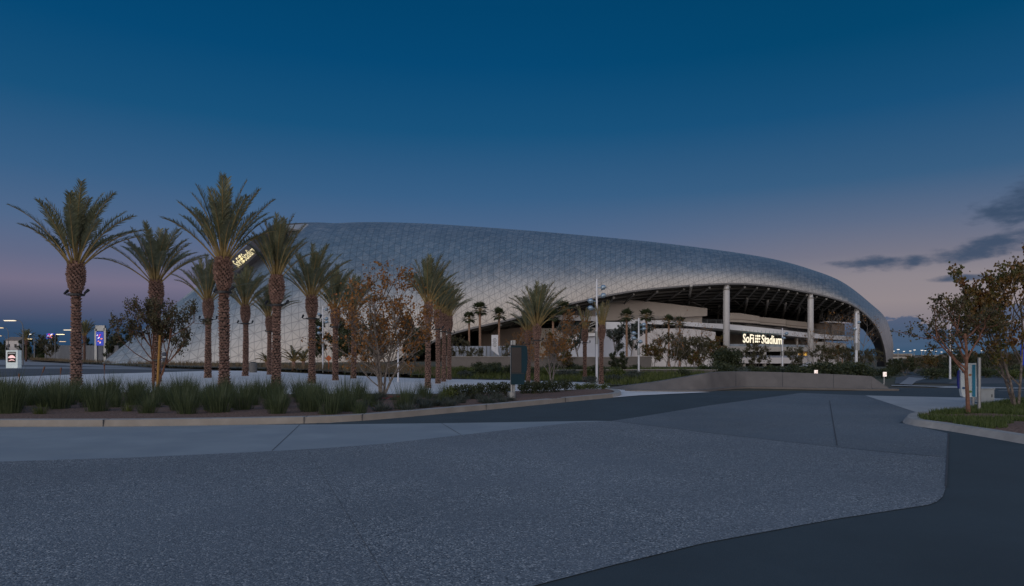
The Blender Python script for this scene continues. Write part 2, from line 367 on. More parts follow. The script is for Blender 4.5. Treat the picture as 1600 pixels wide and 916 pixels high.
# kerbs
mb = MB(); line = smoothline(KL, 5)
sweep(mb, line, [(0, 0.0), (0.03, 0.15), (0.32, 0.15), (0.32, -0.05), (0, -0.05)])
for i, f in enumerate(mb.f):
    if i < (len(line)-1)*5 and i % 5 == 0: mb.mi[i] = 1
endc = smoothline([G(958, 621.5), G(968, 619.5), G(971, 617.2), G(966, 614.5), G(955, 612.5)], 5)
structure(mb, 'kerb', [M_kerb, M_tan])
mb = MB(); sweep(mb, endc, [(0, 0.0), (0.02, 0.15), (0.28, 0.15), (0.28, -0.05), (0, -0.05)]); structure(mb, 'kerb', M_kerb)
# kerb seams
for px in (150, 466, 560, 760, 880):
    p = min(line, key=lambda q: abs((q.x/q.y*F+800)-px)); mbj = MB(); mbj.box((p.x, p.y+0.14, 0.078), (0.012, 0.30, 0.152), 0.0); structure(mbj, 'kerb_joint', M_joint)
# planting bed mulch (mounded)
bed = [Vector((p.x, p.y+0.3, 0)) for p in line]+[G(958, 612.5), G(800, 616.5), G(600, 623), G(300, 619), G(0, 619), G(-500, 619), G(-700, 640)]
def bedz(x, y): return 0.13+0.05*mnoise.noise(Vector((x*0.5, y*0.5, 0)))
mb = MB(); grid = {}
step = 0.35
def gridsheet(name, poly, zf, m, step, kind='structure'):
    x0 = min(p[0] for p in poly); x1 = max(p[0] for p in poly); y0 = min(p[1] for p in poly); y1 = max(p[1] for p in poly)
    mb = MB(); idx = {}
    nxx = int((x1-x0)/step)+1; nyy = int((y1-y0)/step)+1
    def vid(i, j):
        if (i, j) not in idx:
            idx[(i, j)] = len(mb.v); x = x0+i*step; y = y0+j*step; mb.v.append((x, y, zf(x, y)))
        return idx[(i, j)]
    for i in range(nxx):
        for j in range(nyy):
            if inside((x0+(i+.5)*step, y0+(j+.5)*step), poly):
                mb.f.append((vid(i, j), vid(i+1, j), vid(i+1, j+1), vid(i, j+1))); mb.mi.append(0)
    o = mb.build(name, m, smooth=True); o['kind'] = kind; return o
gridsheet('planting_bed', [Vector((p.x, p.y+0.16, 0)) for p in line]+bed[len(line):], bedz, M_mulch, 0.14)

# right island
tip = [G(1640, 701), G(1600, 694), G(1538, 683), G(1465, 671), G(1425, 665), G(1412, 661), G(1411, 657), G(1420, 652.5), G(1443, 649.5), G(1492, 644), G(1555, 631), G(1640, 625)]
il = smoothline(tip, 6)
mb = MB(); sweep(mb, il, [(0, 0.0), (-0.10, 0.13), (-0.34, 0.13), (-0.34, -0.05), (0, -0.05)]); structure(mb, 'island_kerb', M_kerb)
isl = []
for i, p in enumerate(il):
    d = (il[min(i+1, len(il)-1)]-il[max(0, i-1)]).normalized(); isl.append(p-Vector((-d.y, d.x, 0))*0.3)
def islz(x, y): return 0.11+0.05*mnoise.noise(Vector((x*0.6, y*0.6, 3)))
gridsheet('island_bed', isl, islz, M_mulch, 0.12)

# ================================================================== STADIUM
SR = thing('stadium', (30, 205, 0), 'huge arena under a sweeping silver shell of triangular panels, open along its right side', 'stadium')
ST = [  # L(px,py,D)  U(px,py,D)  J(px,py,D)
 ((155, None, 131), (428, 351, 166), (330, 548, 185), 0.0),
 ((300, None, 139), (500, 347.8, 186), (450, 545, 200), .45),
 ((450, None, 149), (580, 353.6, 206), (560, 542, 212), .8),
 ((600, None, 161), (680, 359.1, 223), (660, 530, 240), .9),
 ((700, 523, 170), (780, 368.8, 236), (770, 518, 245), .95),
 ((800, 498, 178), (870, 375.8, 244), (860, 505, 252), .95),
 ((900, 472, 187), (960, 382.1, 251), (950, 498, 262), .9),
 ((1000, 453, 196), (1050, 391.0, 257), (1050, 497, 272), .9),
 ((1130, 443, 208), (1150, 403.8, 263), (1155, 500, 283), .9),
 ((1200, 446, 216), (1222, 414.5, 267), (1220, 502, 288), .9),
 ((1250, 454, 223), (1275, 427.4, 271), (1265, 503, 290), .9),
 ((1300, 465, 231), (1322, 445.1, 276), (1302, 503, 290), .9),
 ((1338, 480, 238), (1360, 474, 279), (1337, 506, 287), .9),
 ((1368, 508, 245), (1384, 498, 282), (1360, 530, 278), .9),
 ((1381, 540, 250), (1395, 532, 284), (1369, 552, 274), .9),
 ((1385, 570, 254), (1395, 562, 284), (1370, 580, 272), .9),
 ((1384, 592, 257), (1390, 590, 284), (1370, 600, 271), .9)]
Ls, Us, Js, Ws = [], [], [], []
for L, U, J, w in ST:
    Ls.append(P(*L) if L[1] else Vector(((L[0]-800)/F*L[2], L[2], -0.3))); Us.append(P(*U)); Js.append(P(*J)); Ws.append(Vector((w, 0, 0)))
NN = 10
Ll, Ul, Jl, Wl = smoothline(Ls, NN), smoothline(Us, NN), smoothline(Js, NN), smoothline(Ws, NN)
NT_, NV = len(Ll), 28
def xsec(i, v):
    th = v*math.pi/2; w = Wl[i].x; L, U = Ll[i], Ul[i]
    h = (1-w)*v+w*(1-max(0, math.cos(th))**.8); z = (1-w)*v+w*math.sin(th)**.8
    return Vector((L.x+(U.x-L.x)*h, L.y+(U.y-L.y)*h, L.z+(U.z-L.z)*z))
mb = MB(); mb.uv = []; ucum = 0
for i in range(NT_):
    if i: ucum += ((Ll[i]-Ll[i-1]).length*0.6+(Ul[i]-Ul[i-1]).length*0.4)
    acc = 0; prev = None
    for j in range(NV+1):
        p = xsec(i, j/NV)
        if prev: acc += (p-prev).length
        prev = p; mb.v.append(tuple(p)); mb.uv.append((ucum, acc*0.75))
for i in range(NT_-1):
    for j in range(NV):
        a = i*(NV+1)+j; mb.f.append((a, a+NV+1, a+NV+2, a+1)); mb.mi.append(0)
def shellmat():
    m = bpy.data.materials.new('shell_panels'); m.use_nodes = True; t = NT(m.node_tree)
    uv = t.n('ShaderNodeUVMap'); sp = t.n('ShaderNodeSeparateXYZ', i_0=uv.outputs[0])
    u = t.m('ADD', t.m('DIVIDE', sp.outputs[0], 1.75), t.m('DIVIDE', sp.outputs[1], 7.5)); v = t.m('DIVIDE', t.m('SUBTRACT', sp.outputs[1], t.m('MULTIPLY', sp.outputs[0], 0.22)), 1.55)
    fu, fv = t.m('FRACT', u), t.m('FRACT', v)
    iu, iv = t.m('FLOOR', u), t.m('FLOOR', v)
    def line(x, w): return t.mr(t.m('MINIMUM', x, t.m('SUBTRACT', 1.0, x)), 0.0, w, 1.0, 0.0)
    chk = t.m('MODULO', t.m('ABSOLUTE', t.m('ADD', iu, iv)), 2.0)
    d1 = t.m('ABSOLUTE', t.m('SUBTRACT', fu, fv)); d2 = t.m('ABSOLUTE', t.m('SUBTRACT', t.m('ADD', fu, fv), 1.0))
    dd = t.m('ADD', t.m('MULTIPLY', chk, d1), t.m('MULTIPLY', t.m('SUBTRACT', 1.0, chk), d2))
    diag = t.mr(dd, 0.0, 0.08, 0.8, 0.0)
    ln = t.m('MAXIMUM', t.m('MAXIMUM', line(fu, 0.06), line(fv, 0.06)), diag)
    side = t.m('GREATER_THAN', t.m('ADD', t.m('MULTIPLY', chk, t.m('SUBTRACT', fu, fv)), t.m('MULTIPLY', t.m('SUBTRACT', 1.0, chk), t.m('SUBTRACT', t.m('ADD', fu, fv), 1.0))), 0.0)
    wn = t.n('ShaderNodeTexWhiteNoise', noise_dimensions='3D', i_0=t.n('ShaderNodeCombineXYZ', i_0=iu, i_1=iv, i_2=side)).outputs[0]
    big = t.n('ShaderNodeTexNoise', i_Vector=t.n('ShaderNodeCombineXYZ', i_0=t.m('MULTIPLY', sp.outputs[0], 0.05), i_1=t.m('MULTIPLY', sp.outputs[1], 0.09)), i_Scale=1.0, i_Detail=5.0).outputs[0]
    tone = t.m('ADD', t.m('MULTIPLY', wn, 0.08), t.m('MULTIPLY', big, 0.22))
    c = t.ramp(tone, [(0.05, (0.42, 0.405, 0.385)), (0.34, (0.76, 0.73, 0.69))])
    c = t.mix(t.m('MULTIPLY', ln, 0.68), c, (0.13, 0.13, 0.135, 1))
    p = t.n('ShaderNodeBsdfPrincipled', i_Metallic=0.92); t.set(p.inputs['Base Color'], c)
    t.set(p.inputs['Roughness'], t.mr(wn, 0, 1, 0.38, 0.48))
    b = t.n('ShaderNodeBump', i_Strength=0.15, i_Height=t.m('SUBTRACT', t.m('MULTIPLY', wn, 0.2), ln)); b.inputs['Distance'].default_value = 0.15
    t.set(p.inputs['Normal'], b)
    o = t.n('ShaderNodeOutputMaterial'); t.t.links.new(p.outputs[0], o.inputs[0]); return m
M_shell = shellmat()
mb.build('shell', M_shell, SR, smooth=True)
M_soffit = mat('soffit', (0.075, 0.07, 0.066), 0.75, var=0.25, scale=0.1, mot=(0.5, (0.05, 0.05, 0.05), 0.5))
M_truss = mat('truss_steel', (0.2, 0.2, 0.2), 0.6, metal=0.2, var=0.2, scale=.3)
M_rib = mat('steel_rib', (0.27, 0.265, 0.26), 0.6, metal=0.2, var=0.1, scale=1)
# soffit (L -> J) and inner back face (J -> U)
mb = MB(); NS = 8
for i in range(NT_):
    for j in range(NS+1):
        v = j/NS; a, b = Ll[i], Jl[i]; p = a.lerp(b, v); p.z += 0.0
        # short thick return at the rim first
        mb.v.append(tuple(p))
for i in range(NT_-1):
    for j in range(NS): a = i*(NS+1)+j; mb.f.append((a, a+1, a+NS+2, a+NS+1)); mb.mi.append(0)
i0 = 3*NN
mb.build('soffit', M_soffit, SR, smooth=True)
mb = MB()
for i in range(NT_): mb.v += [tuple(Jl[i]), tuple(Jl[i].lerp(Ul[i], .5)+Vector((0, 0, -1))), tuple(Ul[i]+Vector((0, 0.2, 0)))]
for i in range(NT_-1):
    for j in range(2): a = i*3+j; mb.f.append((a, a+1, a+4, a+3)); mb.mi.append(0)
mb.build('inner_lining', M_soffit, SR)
# rim edge trim (pale band along the lower edge)
mb = MB()
def ribbon3(mb, A, B, th, mi=0):
    """thick band between polylines A and B (3D), thickened away (+Y)"""
    n = len(A); o = Vector((0, th, 0)); vs = []
    for a, b in zip(A, B): vs += [a, b, b+o, a+o]
    fs = [(i*4+j, i*4+(j+1) % 4, (i+1)*4+(j+1) % 4, (i+1)*4+j) for i in range(n-1) for j in range(4)]+[(0, 1, 2, 3), tuple((n-1)*4+k for k in (3, 2, 1, 0))]
    mb.add(vs, fs, mi)
ii = range(int(3.6*NN), NT_)
ribbon3(mb, [Ll[i]+Vector((0, -0.1, 0.12)) for i in ii], [Ll[i]+Vector((0, -0.1, -0.35)) for i in ii], 1.2)
mb.build('rim_trim', mat('rim_trim', (0.2, 0.2, 0.21), .5, metal=.4), SR)
# dark band along the shell's upper left rim: a raised strip that carries the lettering
def shellpt(fi, v, out=0.0):
    i = int(min(fi, NT_-1.001)); f_ = fi-i; p = xsec(i, v).lerp(xsec(i+1, v), f_)
    a_ = xsec(i+1, v)-xsec(i, v); b_ = xsec(i, min(1, v+.02))-xsec(i, v-.02); n_ = a_.cross(b_).normalized()
    return p+n_*out
EBL = [((366, 431, 149), (349, 415, 150)), ((373, 424, 151), (357, 408, 152)), ((410, 390, 157), (397, 374, 158)), ((432, 369, 162), (421, 355, 162)), ((441, 362.5, 163.5), (426, 351.5, 163.5))]
mb = MB(); ribbon3(mb, [P(*t_) for b_, t_ in EBL], [P(*b_) for b_, t_ in EBL], 5)
EB = mb.build('end_band', mat('end_band', (0.07, 0.065, 0.07), 0.6, var=.1, scale=.2), SR)
# roof lid behind the crest
mb = MB(); near = [Ul[i] for i in range(0, 10*NN+1, 2)]
far = [Vector(p) for p in ((Ul[0].x-4, 300, 30), (-30, 380, 26), (50, 420, 26), (110, 390, 28), (128, 330, 30))]
farl = smoothline([Ul[0]]+far+[Ul[10*NN]], 6)[1:-1]
ring = near+farl[::-1]; C0 = Vector((30, 310, 47)); nr = len(ring); K = 6
for k in range(K):
    u = k/K
    for p in ring: q = p.lerp(C0, u); q.z = p.z+(C0.z-p.z)*u**1.3-1.5*(u > 0)*(1-u) if p.z < C0.z else p.z+(C0.z-p.z)*u; q.z -= 0.3; mb.v.append(tuple(q))
mb.v.append(tuple(C0))
for k in range(K-1):
    for i in range(nr): mb.f.append((k*nr+i, k*nr+(i+1) % nr, (k+1)*nr+(i+1) % nr, (k+1)*nr+i)); mb.mi.append(0)
for i in range(nr): mb.f.append(((K-1)*nr+i, (K-1)*nr+(i+1) % nr, K*nr)); mb.mi.append(0)
mb.build('roof', mat('roof_membrane', (0.4, 0.42, 0.45), .5, var=.08, scale=.05), SR, smooth=True)
# purlins and trusses under the soffit
def off(i, v, d): 
    p = Ll[i].lerp(Jl[i], v); return p+Vector((0, -0.2*d, -d))
for k, v in enumerate([x/13 for x in range(1, 13)]):
    mb = MB(); mb.tube([off(i, v, .35) for i in range(int(4.3*NN), int(12.5*NN), 3)], 0.28, 4)
    mb.build('purlin', M_rib if k % 4 == 3 else mat('purlin_dark', (0.15, 0.145, 0.14), .7), SR)
for k, i in enumerate(range(int(4.8*NN), int(12.6*NN), 3)):
    mb = MB(); i2 = max(i-6, 2*NN)
    mb.tube([off(i, 0.02, .8), off(i2, 0.5, 1.6), off(max(i2-5, 2*NN), 0.98, 1.0)], 0.28 if k % 2 else .38, 6)
    mb.build('truss', M_truss, SR)
    if k % 2:
        mb = MB(); mb.tube([off(i, 0.3, 1.4), off(min(i+3, NT_-1), 0.75, 1.2)], 0.2, 5); mb.build('brace', M_truss, SR)
for px, y0, y1, dx in ((1015, 462, 476, 1), (1046, 450, 478, -5), (1080, 446, 480, -5), (1124, 478, 505, -4), (1168, 466, 495, -6), (1200, 470, 498, -6), (1228, 474, 500, -6), (1250, 480, 504, -6), (1262, 486, 506, -5), (1285, 484, 507, -6), (1296, 484, 507, -5)):
    D = 252+(px-1000)*0.06
    mb = MB(); sd_ = lambda y: 205+78*max(0, min(1, (y-443)/60))-6-max(0, 1120-px)*.05
    mb.tube([P(px, y0, sd_(y0)), P(px+dx, y1, sd_(y1)-2)], 0.42, 8); mb.build('strut', mat('strut_paint', (0.42, 0.41, 0.4), .6), SR)

# big shell columns
M_col = mat('column_paint', (0.50, 0.50, 0.52), 0.5, metal=0.1, var=0.06, scale=.3)
for px, yt, D, w in ((1135, 445, 210, 10), (1266.5, 459, 227, 9), (1338.5, 484, 240, 9)):
    x = (px-800)/F*D; r = w/2/F*D; mb = MB(); zt = zat(yt, D)
    mb.lathe([(-6, r*0.98), (zt*0.6, r), (zt-2, r), (zt-1.2, r*0.8), (zt+1, r*0.8)], 24, (x, D, 0)); c = mb.build('column', M_col, SR, smooth=True)
    mb = MB(); mb.lathe([(zt-1.6, r*1.12), (zt-1.3, r*1.12)], 24, (x, D, 0)); mb.build('collar', M_rib, c)

def band(mb, pts, th, mi=0):
    A = [P(p[0], p[1], p[3]) for p in pts]; B = [P(p[0], p[2], p[3]) for p in pts]
    ribbon3(mb, A, B, th, mi)
def bpart(name, pts, th, m, parent=None, n=4):
    q = smoothline([Vector((p[0], p[1], p[2])) for p in pts], n); q2 = smoothline([Vector((p[3], 0, 0)) for p in pts], n)
    mb = MB(); band(mb, [(a.x, a.y, a.z, b.x) for a, b in zip(q, q2)], th); return mb.build(name, m, parent or SR)
M_beige = mat('beige_panel', (0.46, 0.42, 0.385), 0.7, var=0.06, scale=.15, mot=(.5, (.4, .36, .33), .4))
M_brown = mat('brown_panel', (0.20, 0.165, 0.145), 0.7, var=0.08, scale=.3)
M_slab = mat('white_slab', (0.66, 0.68, 0.74), 0.6, var=0.05, scale=.2)
M_palew = mat('pale_wall', (0.56, 0.54, 0.55), 0.7, var=0.05, scale=.2, mot=(.3, (.5, .48, .49), .5))
M_bluew = mat('bluish_wall', (0.42, 0.45, 0.53), 0.7, var=0.05, scale=.2)
M_void = mat('interior_shade', (0.02, 0.02, 0.022), 0.9, var=.3, scale=.4)
M_glass = mat('dark_glazing', (0.03, 0.035, 0.045), 0.12, var=.2, scale=.5)
M_concb = mat('structure_concrete', (0.40, 0.385, 0.37), 0.8, var=0.08, scale=.2, mot=(.6, (.33, .32, .31), .5))
# backing sheet added behind the gaps, its near-black colour standing in for interior shade
bpart('shade_backing', [(560, 535, 600, 222), (640, 515, 600, 230), (690, 500, 600, 238), (800, 497, 600, 245), (950, 486, 600, 255), (1100, 486, 600, 264), (1200, 492, 600, 268), (1290, 499, 600, 272)], 2, M_void)
# upper curved concourse wall
bpart('concourse_wall', [(893, 478, 501, 205), (925, 470, 501, 206), (960, 467, 501, 208), (1010, 471, 499, 212), (1060, 476.5, 496, 216), (1105, 482, 493.5, 220)], 3, M_beige, n=6)
bpart('concourse_wall', [(985, 494, 503, 214), (1040, 493, 505, 217), (1097, 492, 508, 221)], 2, M_beige)
bpart('dark_panel', [(893, 477, 492, 204.5), (906, 473.5, 492.5, 204.8), (916, 472, 493, 205)], .5, M_brown)
bpart('deck', [(866, 492, 499.5, 200), (900, 493, 501, 201), (935, 495, 502, 203)], 14, M_slab)
bpart('deck', [(985, 499, 505.5, 206), (1040, 501, 507.5, 210), (1105, 505, 512, 216), (1135, 506.5, 514.5, 219), (1200, 513, 521, 226), (1260, 520, 527.5, 236), (1320, 525.5, 531.5, 250), (1334, 527.5, 532, 254)], 12, M_slab, n=6)
# fascias with the glazed strip under them
for f in ([(1140, 489, 503, 230), (1155, 489.5, 503.4, 231), (1172, 492, 504.6, 233), (1187, 494.5, 505.6, 235)],
          [(1187, 495.5, 506.5, 238), (1205, 497, 508, 240), (1228, 499.5, 510, 243)],
          [(1228.5, 500, 511, 246), (1250, 502.5, 513, 249), (1272, 504.5, 515, 252)]):
    fa = bpart('fascia_box', f, 6, M_beige)
    bpart('ledge', [(a, (b+2*c)/3, (b+2*c)/3+0.6, d-.3) for a, b, c, d in f], .5, M_brown, fa)
bpart('glazed_strip', [(1138, 501, 509, 236), (1187, 504, 513, 241), (1272, 513, 521, 256)], 1, M_glass)
for px in range(1144, 1270, 6):
    D = 236+(px-1138)*.15; y = 501+(px-1138)*.09
    mb = MB(); a = P(px, y, D-.3); b = P(px, y+9, D-.3); mb.tube([a, b], .18, 4); mb.build('mullion', M_beige if px % 5 else M_slab, SR)
# rotunda at the right end
mb = MB(); c = Vector(((1298-800)/F*256, 256, 0))
prof = [(zat(523, 250), 5.6), (zat(505, 250), 5.6)]
mb.lathe(prof, 28, (c.x-1, c.y, 0)); mb.build('rotunda', M_brown, SR, smooth=False)
bpart('canopy_slab', [(1291, 502.2, 503.6, 246), (1302, 502.4, 503.9, 246), (1314, 503, 504.6, 246)], 5, M_slab)
bpart('rotunda_wall', [(1300, 506.5, 523, 248), (1310, 507, 523.5, 249), (1320, 508, 524, 250)], 2, M_brown)
# levels below the deck
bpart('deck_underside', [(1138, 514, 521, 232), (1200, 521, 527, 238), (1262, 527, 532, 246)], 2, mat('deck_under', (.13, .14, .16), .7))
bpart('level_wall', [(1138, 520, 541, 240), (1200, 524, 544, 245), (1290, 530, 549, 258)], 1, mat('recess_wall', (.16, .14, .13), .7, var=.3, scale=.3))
bpart('level_slab', [(1100, 541, 549, 213), (1140, 541.2, 549.5, 216), (1200, 541.8, 549.4, 223), (1263, 542.6, 549.2, 233)], 14, M_concb)
bpart('level_slab', [(1148, 558.8, 567.6, 214), (1200, 558.8, 568, 222), (1263, 559, 568, 232)], 12, M_palew)
bpart('glass_balustrade', [(1138, 537.6, 541.2, 216.4), (1200, 538, 541.8, 223.4), (1262, 539.2, 542.6, 233.3)], .1, mat('balustrade_glass', (.22, .27, .33), .2, var=.3, scale=.4))
bpart('glass_balustrade', [(1150, 555.8, 558.8, 214.4), (1200, 555.8, 558.8, 222.4), (1262, 556, 559, 232.3)], .1, mat('balustrade_glass2', (.22, .25, .32), .2, var=.3, scale=.4))
for px, D in ((1162, 216), (1194.5, 221), (1222, 225.5), (1244.5, 229.5)):
    x = (px-800)/F*(D+2); r = 2.9/F*D; mb = MB(); mb.lathe([(-6.5, r), (zat(549, D), r)], 16, (x, D+2, 0)); mb.build('pillar', M_concb, SR, smooth=True)
    mb = MB(); x = (px-800+1)/F*(D+8); mb.lathe([(zat(541, D), r*.55), (zat(519+(px-1160)*.1, D), r*.55)], 12, (x, D+8, 0)); mb.build('pillar', M_concb, SR, smooth=True)
# warm lit room
mb = MB(); a = P(1258, 555, 236); mb.box((a.x, 236, a.z), (.9, .2, 1.2)); mb.box((a.x-2.2, 236, a.z+.2), (.4, .2, .7))
mb.build('lit_window', mat('warm_light', (.8, .5, .1), emit=(1, .55, .08), estr=.45), SR)
mb = MB(); a = P(1254, 554.5, 237); mb.box((a.x, 237, a.z), (4.6, .3, 2)); mb.build('room_wall', mat('lamplit_wall', (.35, .2, .05), .7, emit=(1, .5, .1), estr=.02), SR)  # amber colour and faint self-glow stand in for lamplight on the wall
# right of the second column: pale curved walls
bpart('end_wall', [(1268, 534, 548, 236), (1296, 535, 549, 240), (1322, 537, 550, 247)], 3, M_concb)
bpart('end_wall', [(1268, 548.8, 596, 234), (1290, 549, 596, 237), (1318, 550, 596, 243)], 3, M_palew)
mb = MB(); pts = [P(1247, 577, 222), P(1268, 565.5, 226), P(1268, 569, 226), P(1250, 580, 222)]
mb.add([*pts, *[p+Vector((0, 3, 0)) for p in pts]], [(0, 1, 2, 3), (7, 6, 5, 4), (0, 4, 5, 1), (1, 5, 6, 2), (2, 6, 7, 3), (3, 7, 4, 0)]); mb.build('stair_flight', M_bluew, SR)
# left: pale ramp walls, stairs
bpart('ramp_wall', [(986, 514, 590, 200), (1040, 513.5, 590, 203), (1080, 514, 590, 206), (1118, 519, 590, 209)], 4, M_palew, n=5)
bpart('ramp_wall', [(930, 516, 590, 196), (960, 515, 590, 197), (988, 514.5, 590, 198)], 4, M_bluew)
bpart('landing', [(947, 503, 514.5, 196), (980, 503.5, 514.5, 197)], 6, M_slab)
bpart('landing_post', [(981, 503, 516, 195), (986, 503, 516, 195)], 4, M_bluew)
bpart('side_wall', [(838, 513, 575, 199), (880, 513, 575, 199), (948, 512, 575, 201)], 3, mat('sand_wall', (.42, .385, .35), .75, var=.08, scale=.3))
mb = MB()
q = [(872, 548), (905, 522), (913, 520.5), (930, 520.5), (930, 525), (914, 526), (906, 529), (878, 552), (872, 560)]
a = [P(x, y, 190) for x, y in q]; n = len(a)
mb.add([*a, *[p+Vector((0, 1.2, 0)) for p in a]], [tuple(range(n)), tuple(range(n, 2*n))[::-1]]+[(i, n+i, n+(i+1) % n, (i+1) % n) for i in range(n)])
mb.build('stair_parapet', M_slab, SR)
mb = MB(); q = [(878, 552), (906, 529), (914, 526), (930, 525), (930, 575), (872, 575)]; a = [P(x, y, 191) for x, y in q]; n = len(a)
mb.add([*a, *[p+Vector((0, 3, 0)) for p in a]], [tuple(range(n)), tuple(range(n, 2*n))[::-1]]+[(i, n+i, n+(i+1) % n, (i+1) % n) for i in range(n)])
mb.build('stair_wall', M_bluew, SR)
mb = MB(); 
for k in range(12):
    u = k/11; p = P(912+26*u, 513-12*u, 189); mb.box((p.x, p.y, p.z), (1.2, 3, .45))
mb.build('stair_flight', M_concb, SR)
bpart('dark_entrance', [(748, 515, 575, 199), (790, 514, 575, 199), (838, 508, 575, 199)], 3, M_brown)
bpart('level_slab', [(1060, 545, 552, 205), (1100, 541, 549, 212)], 5, M_concb)
# railings on the deck
def rail(pts, z=1.1, parent=SR, nm='railing', m=M_steel, post=2.0, r=.05):
    mb = MB(); q = smoothline(pts, 5)
    for k in (.35, .7, 1.0): mb.tube([p+Vector((0, 0, z*k)) for p in q], r, 4)
    for p in q[::2]: mb.tube([p, p+Vector((0, 0, z))], r*1.2, 4)
    return mb.build(nm, m, parent)
rail([P(900, 493, 200.5), P(935, 495, 202.5)], 1.2)
rail([P(988, 499, 205.5), P(1040, 501, 209.5), P(1105, 505, 215.5), P(1130, 506, 218)], 1.2)
rail([P(1272, 521.5, 238.5), P(1320, 525.5, 250), P(1334, 527.5, 254)], 1.6, r=.08)

# ---- lettering
def text_bm(body, size, ext, offs, sx=1.0):
    cu = bpy.data.curves.new('lettering', 'FONT'); cu.body = body; cu.size = size; cu.extrude = ext; cu.offset = offs; cu.align_x = 'LEFT'; cu.resolution_u = 4
    o = bpy.data.objects.new('lettering_tmp', cu); COL.objects.link(o); bpy.context.view_layer.update()
    me = bpy.data.meshes.new_from_object(o.evaluated_get(bpy.context.evaluated_depsgraph_get()))
    v = [(p.co.x*sx, p.co.y, p.co.z) for p in me.vertices]; f = [tuple(p.vertices) for p in me.polygons]
    bpy.data.objects.remove(o); return v, f
M_lit = mat('lit_letters', (.9, .85, .7), emit=(1.0, 0.9, 0.66), estr=0.9)
M_litrim = mat('letter_rim', (.05, .18, .2), .5, emit=(.1, .4, .42), estr=.12)
EMB = [(0, 0, 1), (1, 0, 1), (2, 0, .45), (0, 1, .8), (1, 1, 1), (2, 1, .7), (0, 2, .6), (1, 2, 1), (2, 2, 1)]
def name_sign(origin, ex, ey, total_w, cap_h, sx, parent, off=.012):
    """ex, ey: unit vectors of the sign plane"""
    ez = ex.cross(ey).normalized(); nm = MB()
    size = cap_h/0.70
    a = text_bm('SoFi', size, .05, size*off, sx); b = text_bm('Stadium', size, .05, size*off, sx)
    wa = max(p[0] for p in a[0]); wb = max(p[0] for p in b[0])
    gap = (total_w-wa-wb); k = 1.0
    if gap < cap_h*1.3*sx: k = (total_w-cap_h*1.35*sx)/(wa+wb); wa *= k; wb *= k; gap = total_w-wa-wb
    def put(vf, x0):
        m = MB(); m.add([origin+ex*(p[0]*k+x0)+ey*p[1]+ez*p[2] for p in vf[0]], vf[1]); return m
    root = put(a, 0).build('name_sign', M_lit, parent); put(b, total_w-wb).build('lettering', M_lit, root)
    e = MB(); w = (gap*0.72)/3; x0 = wa+gap*.14; h = cap_h/3
    for gx, gy, s_ in EMB:
        p = origin+ex*(x0+w*(gx+.5))+ey*(h*(gy+.5)); n_ = 14; vv = []
        for zz in (-.12, .12):
            for q in range(n_):
                a_ = 2*math.pi*q/n_; cx = math.copysign(abs(math.cos(a_))**.6, math.cos(a_)); sy = math.copysign(abs(math.sin(a_))**.6, math.sin(a_))
                vv.append(p+ex*cx*w*.30*s_+ey*sy*h*.36*min(1, s_+.2)+ez*zz)
        e.add(vv, [tuple(range(n_))[::-1], tuple(range(n_, 2*n_))]+[(q, (q+1) % n_, n_+(q+1) % n_, n_+q) for q in range(n_)])
    e.build('emblem', M_lit, root)
    return root
a = P(1160.5, 535, 219); b = P(1221.5, 538, 225); ex = (b-a).normalized(); ey = Vector((0, 0, 1)); ey = (ey-ex*ey.dot(ex)).normalized()
ns = name_sign(a, ex, ey, (b-a).length, 13.2/F*222, .84, SR)
mb = MB(); up = Vector((0, 0, 1))
mb.tube([a+up*3.2+Vector((0, .5, 0)), b+up*3.4+Vector((0, .5, 0))], .09, 4)
for k in range(11):
    p = a.lerp(b, k/10); mb.tube([p+up*2.3+Vector((0, .4, 0)), p+up*4.2+Vector((0, .8, 0))], .05, 4)
mb.build('sign_frame', mat('sign_frame', (.1, .2, .22), .5), ns)
M_lit2 = mat('lit_letters_warm', (.9, .8, .5), emit=(1.0, .84, .44), estr=0.62)

# ================================================================== LOW SLOPED CONCRETE WALL (centre)
wl_b = [(948, 607.5, 607), (985, 611, 602), (1030, 611.5, 596), (1075, 611.8, 588.5), (1105, 611, 583.5), (1130, 608.5, 581.2), (1165, 606.2, 580.8), (1210, 606.8, 581.6), (1280, 608, 584), (1330, 609, 586.2), (1362, 609.5, 588)]
mb = MB(); q = smoothline([Vector(x) for x in wl_b], 5); bot, top, back = [], [], []
for p in q:
    g = G(p.x, p.y); D = g.y+0.55; bot.append(g); tp = P(p.x, p.z, D); tp.z = max(tp.z, .03); top.append(tp)
n = len(q); vs = []
for b_, t_ in zip(bot, top): vs += [Vector((b_.x, b_.y, 0)), Vector((b_.x, b_.y+.02, .03)), t_, t_+Vector((0, .45, 0)), Vector((t_.x, t_.y+.9, -.1))]
fs = [(i*5+j, (i+1)*5+j, (i+1)*5+j+1, i*5+j+1) for i in range(n-1) for j in range(4)]
mb.add(vs, fs)
# sloping right end
e0 = [Vector(v) for v in vs[-5:]]; foot = G(1393, 609.8)
mb.add([e0[0], foot, foot+Vector((0, .6, 0)), e0[2], e0[3], e0[4]], [(0, 1, 3), (1, 2, 3), (3, 2, 4), (4, 2, 5)])
WR = thing('retaining_wall', (12, 31, 0), 'long low sloped concrete wall with a tapering left end, behind the road in the centre', 'wall')
mb.build('wall_body', M_wall, WR)
mb = MB(); ql = [G(p.x, p.y+1.2) for p in q[4:]]+[G(1405, 610.8)]
sweep(mb, ql, [(0, 0.0), (0, 0.09), (.35, .09), (.35, 0)]); mb.build('base_ledge', M_wall, WR)
mb = MB()
for px in (1150, 1225, 1300):
    p = min(range(n), key=lambda i: abs(q[i].x-px)); a_, b_ = bot[p], top[p]
    mb.tube([a_+Vector((0, -.004, .03)), b_+Vector((0, -.004, 0))], .008, 4)
mb.build('wall_joint', M_joint, WR)

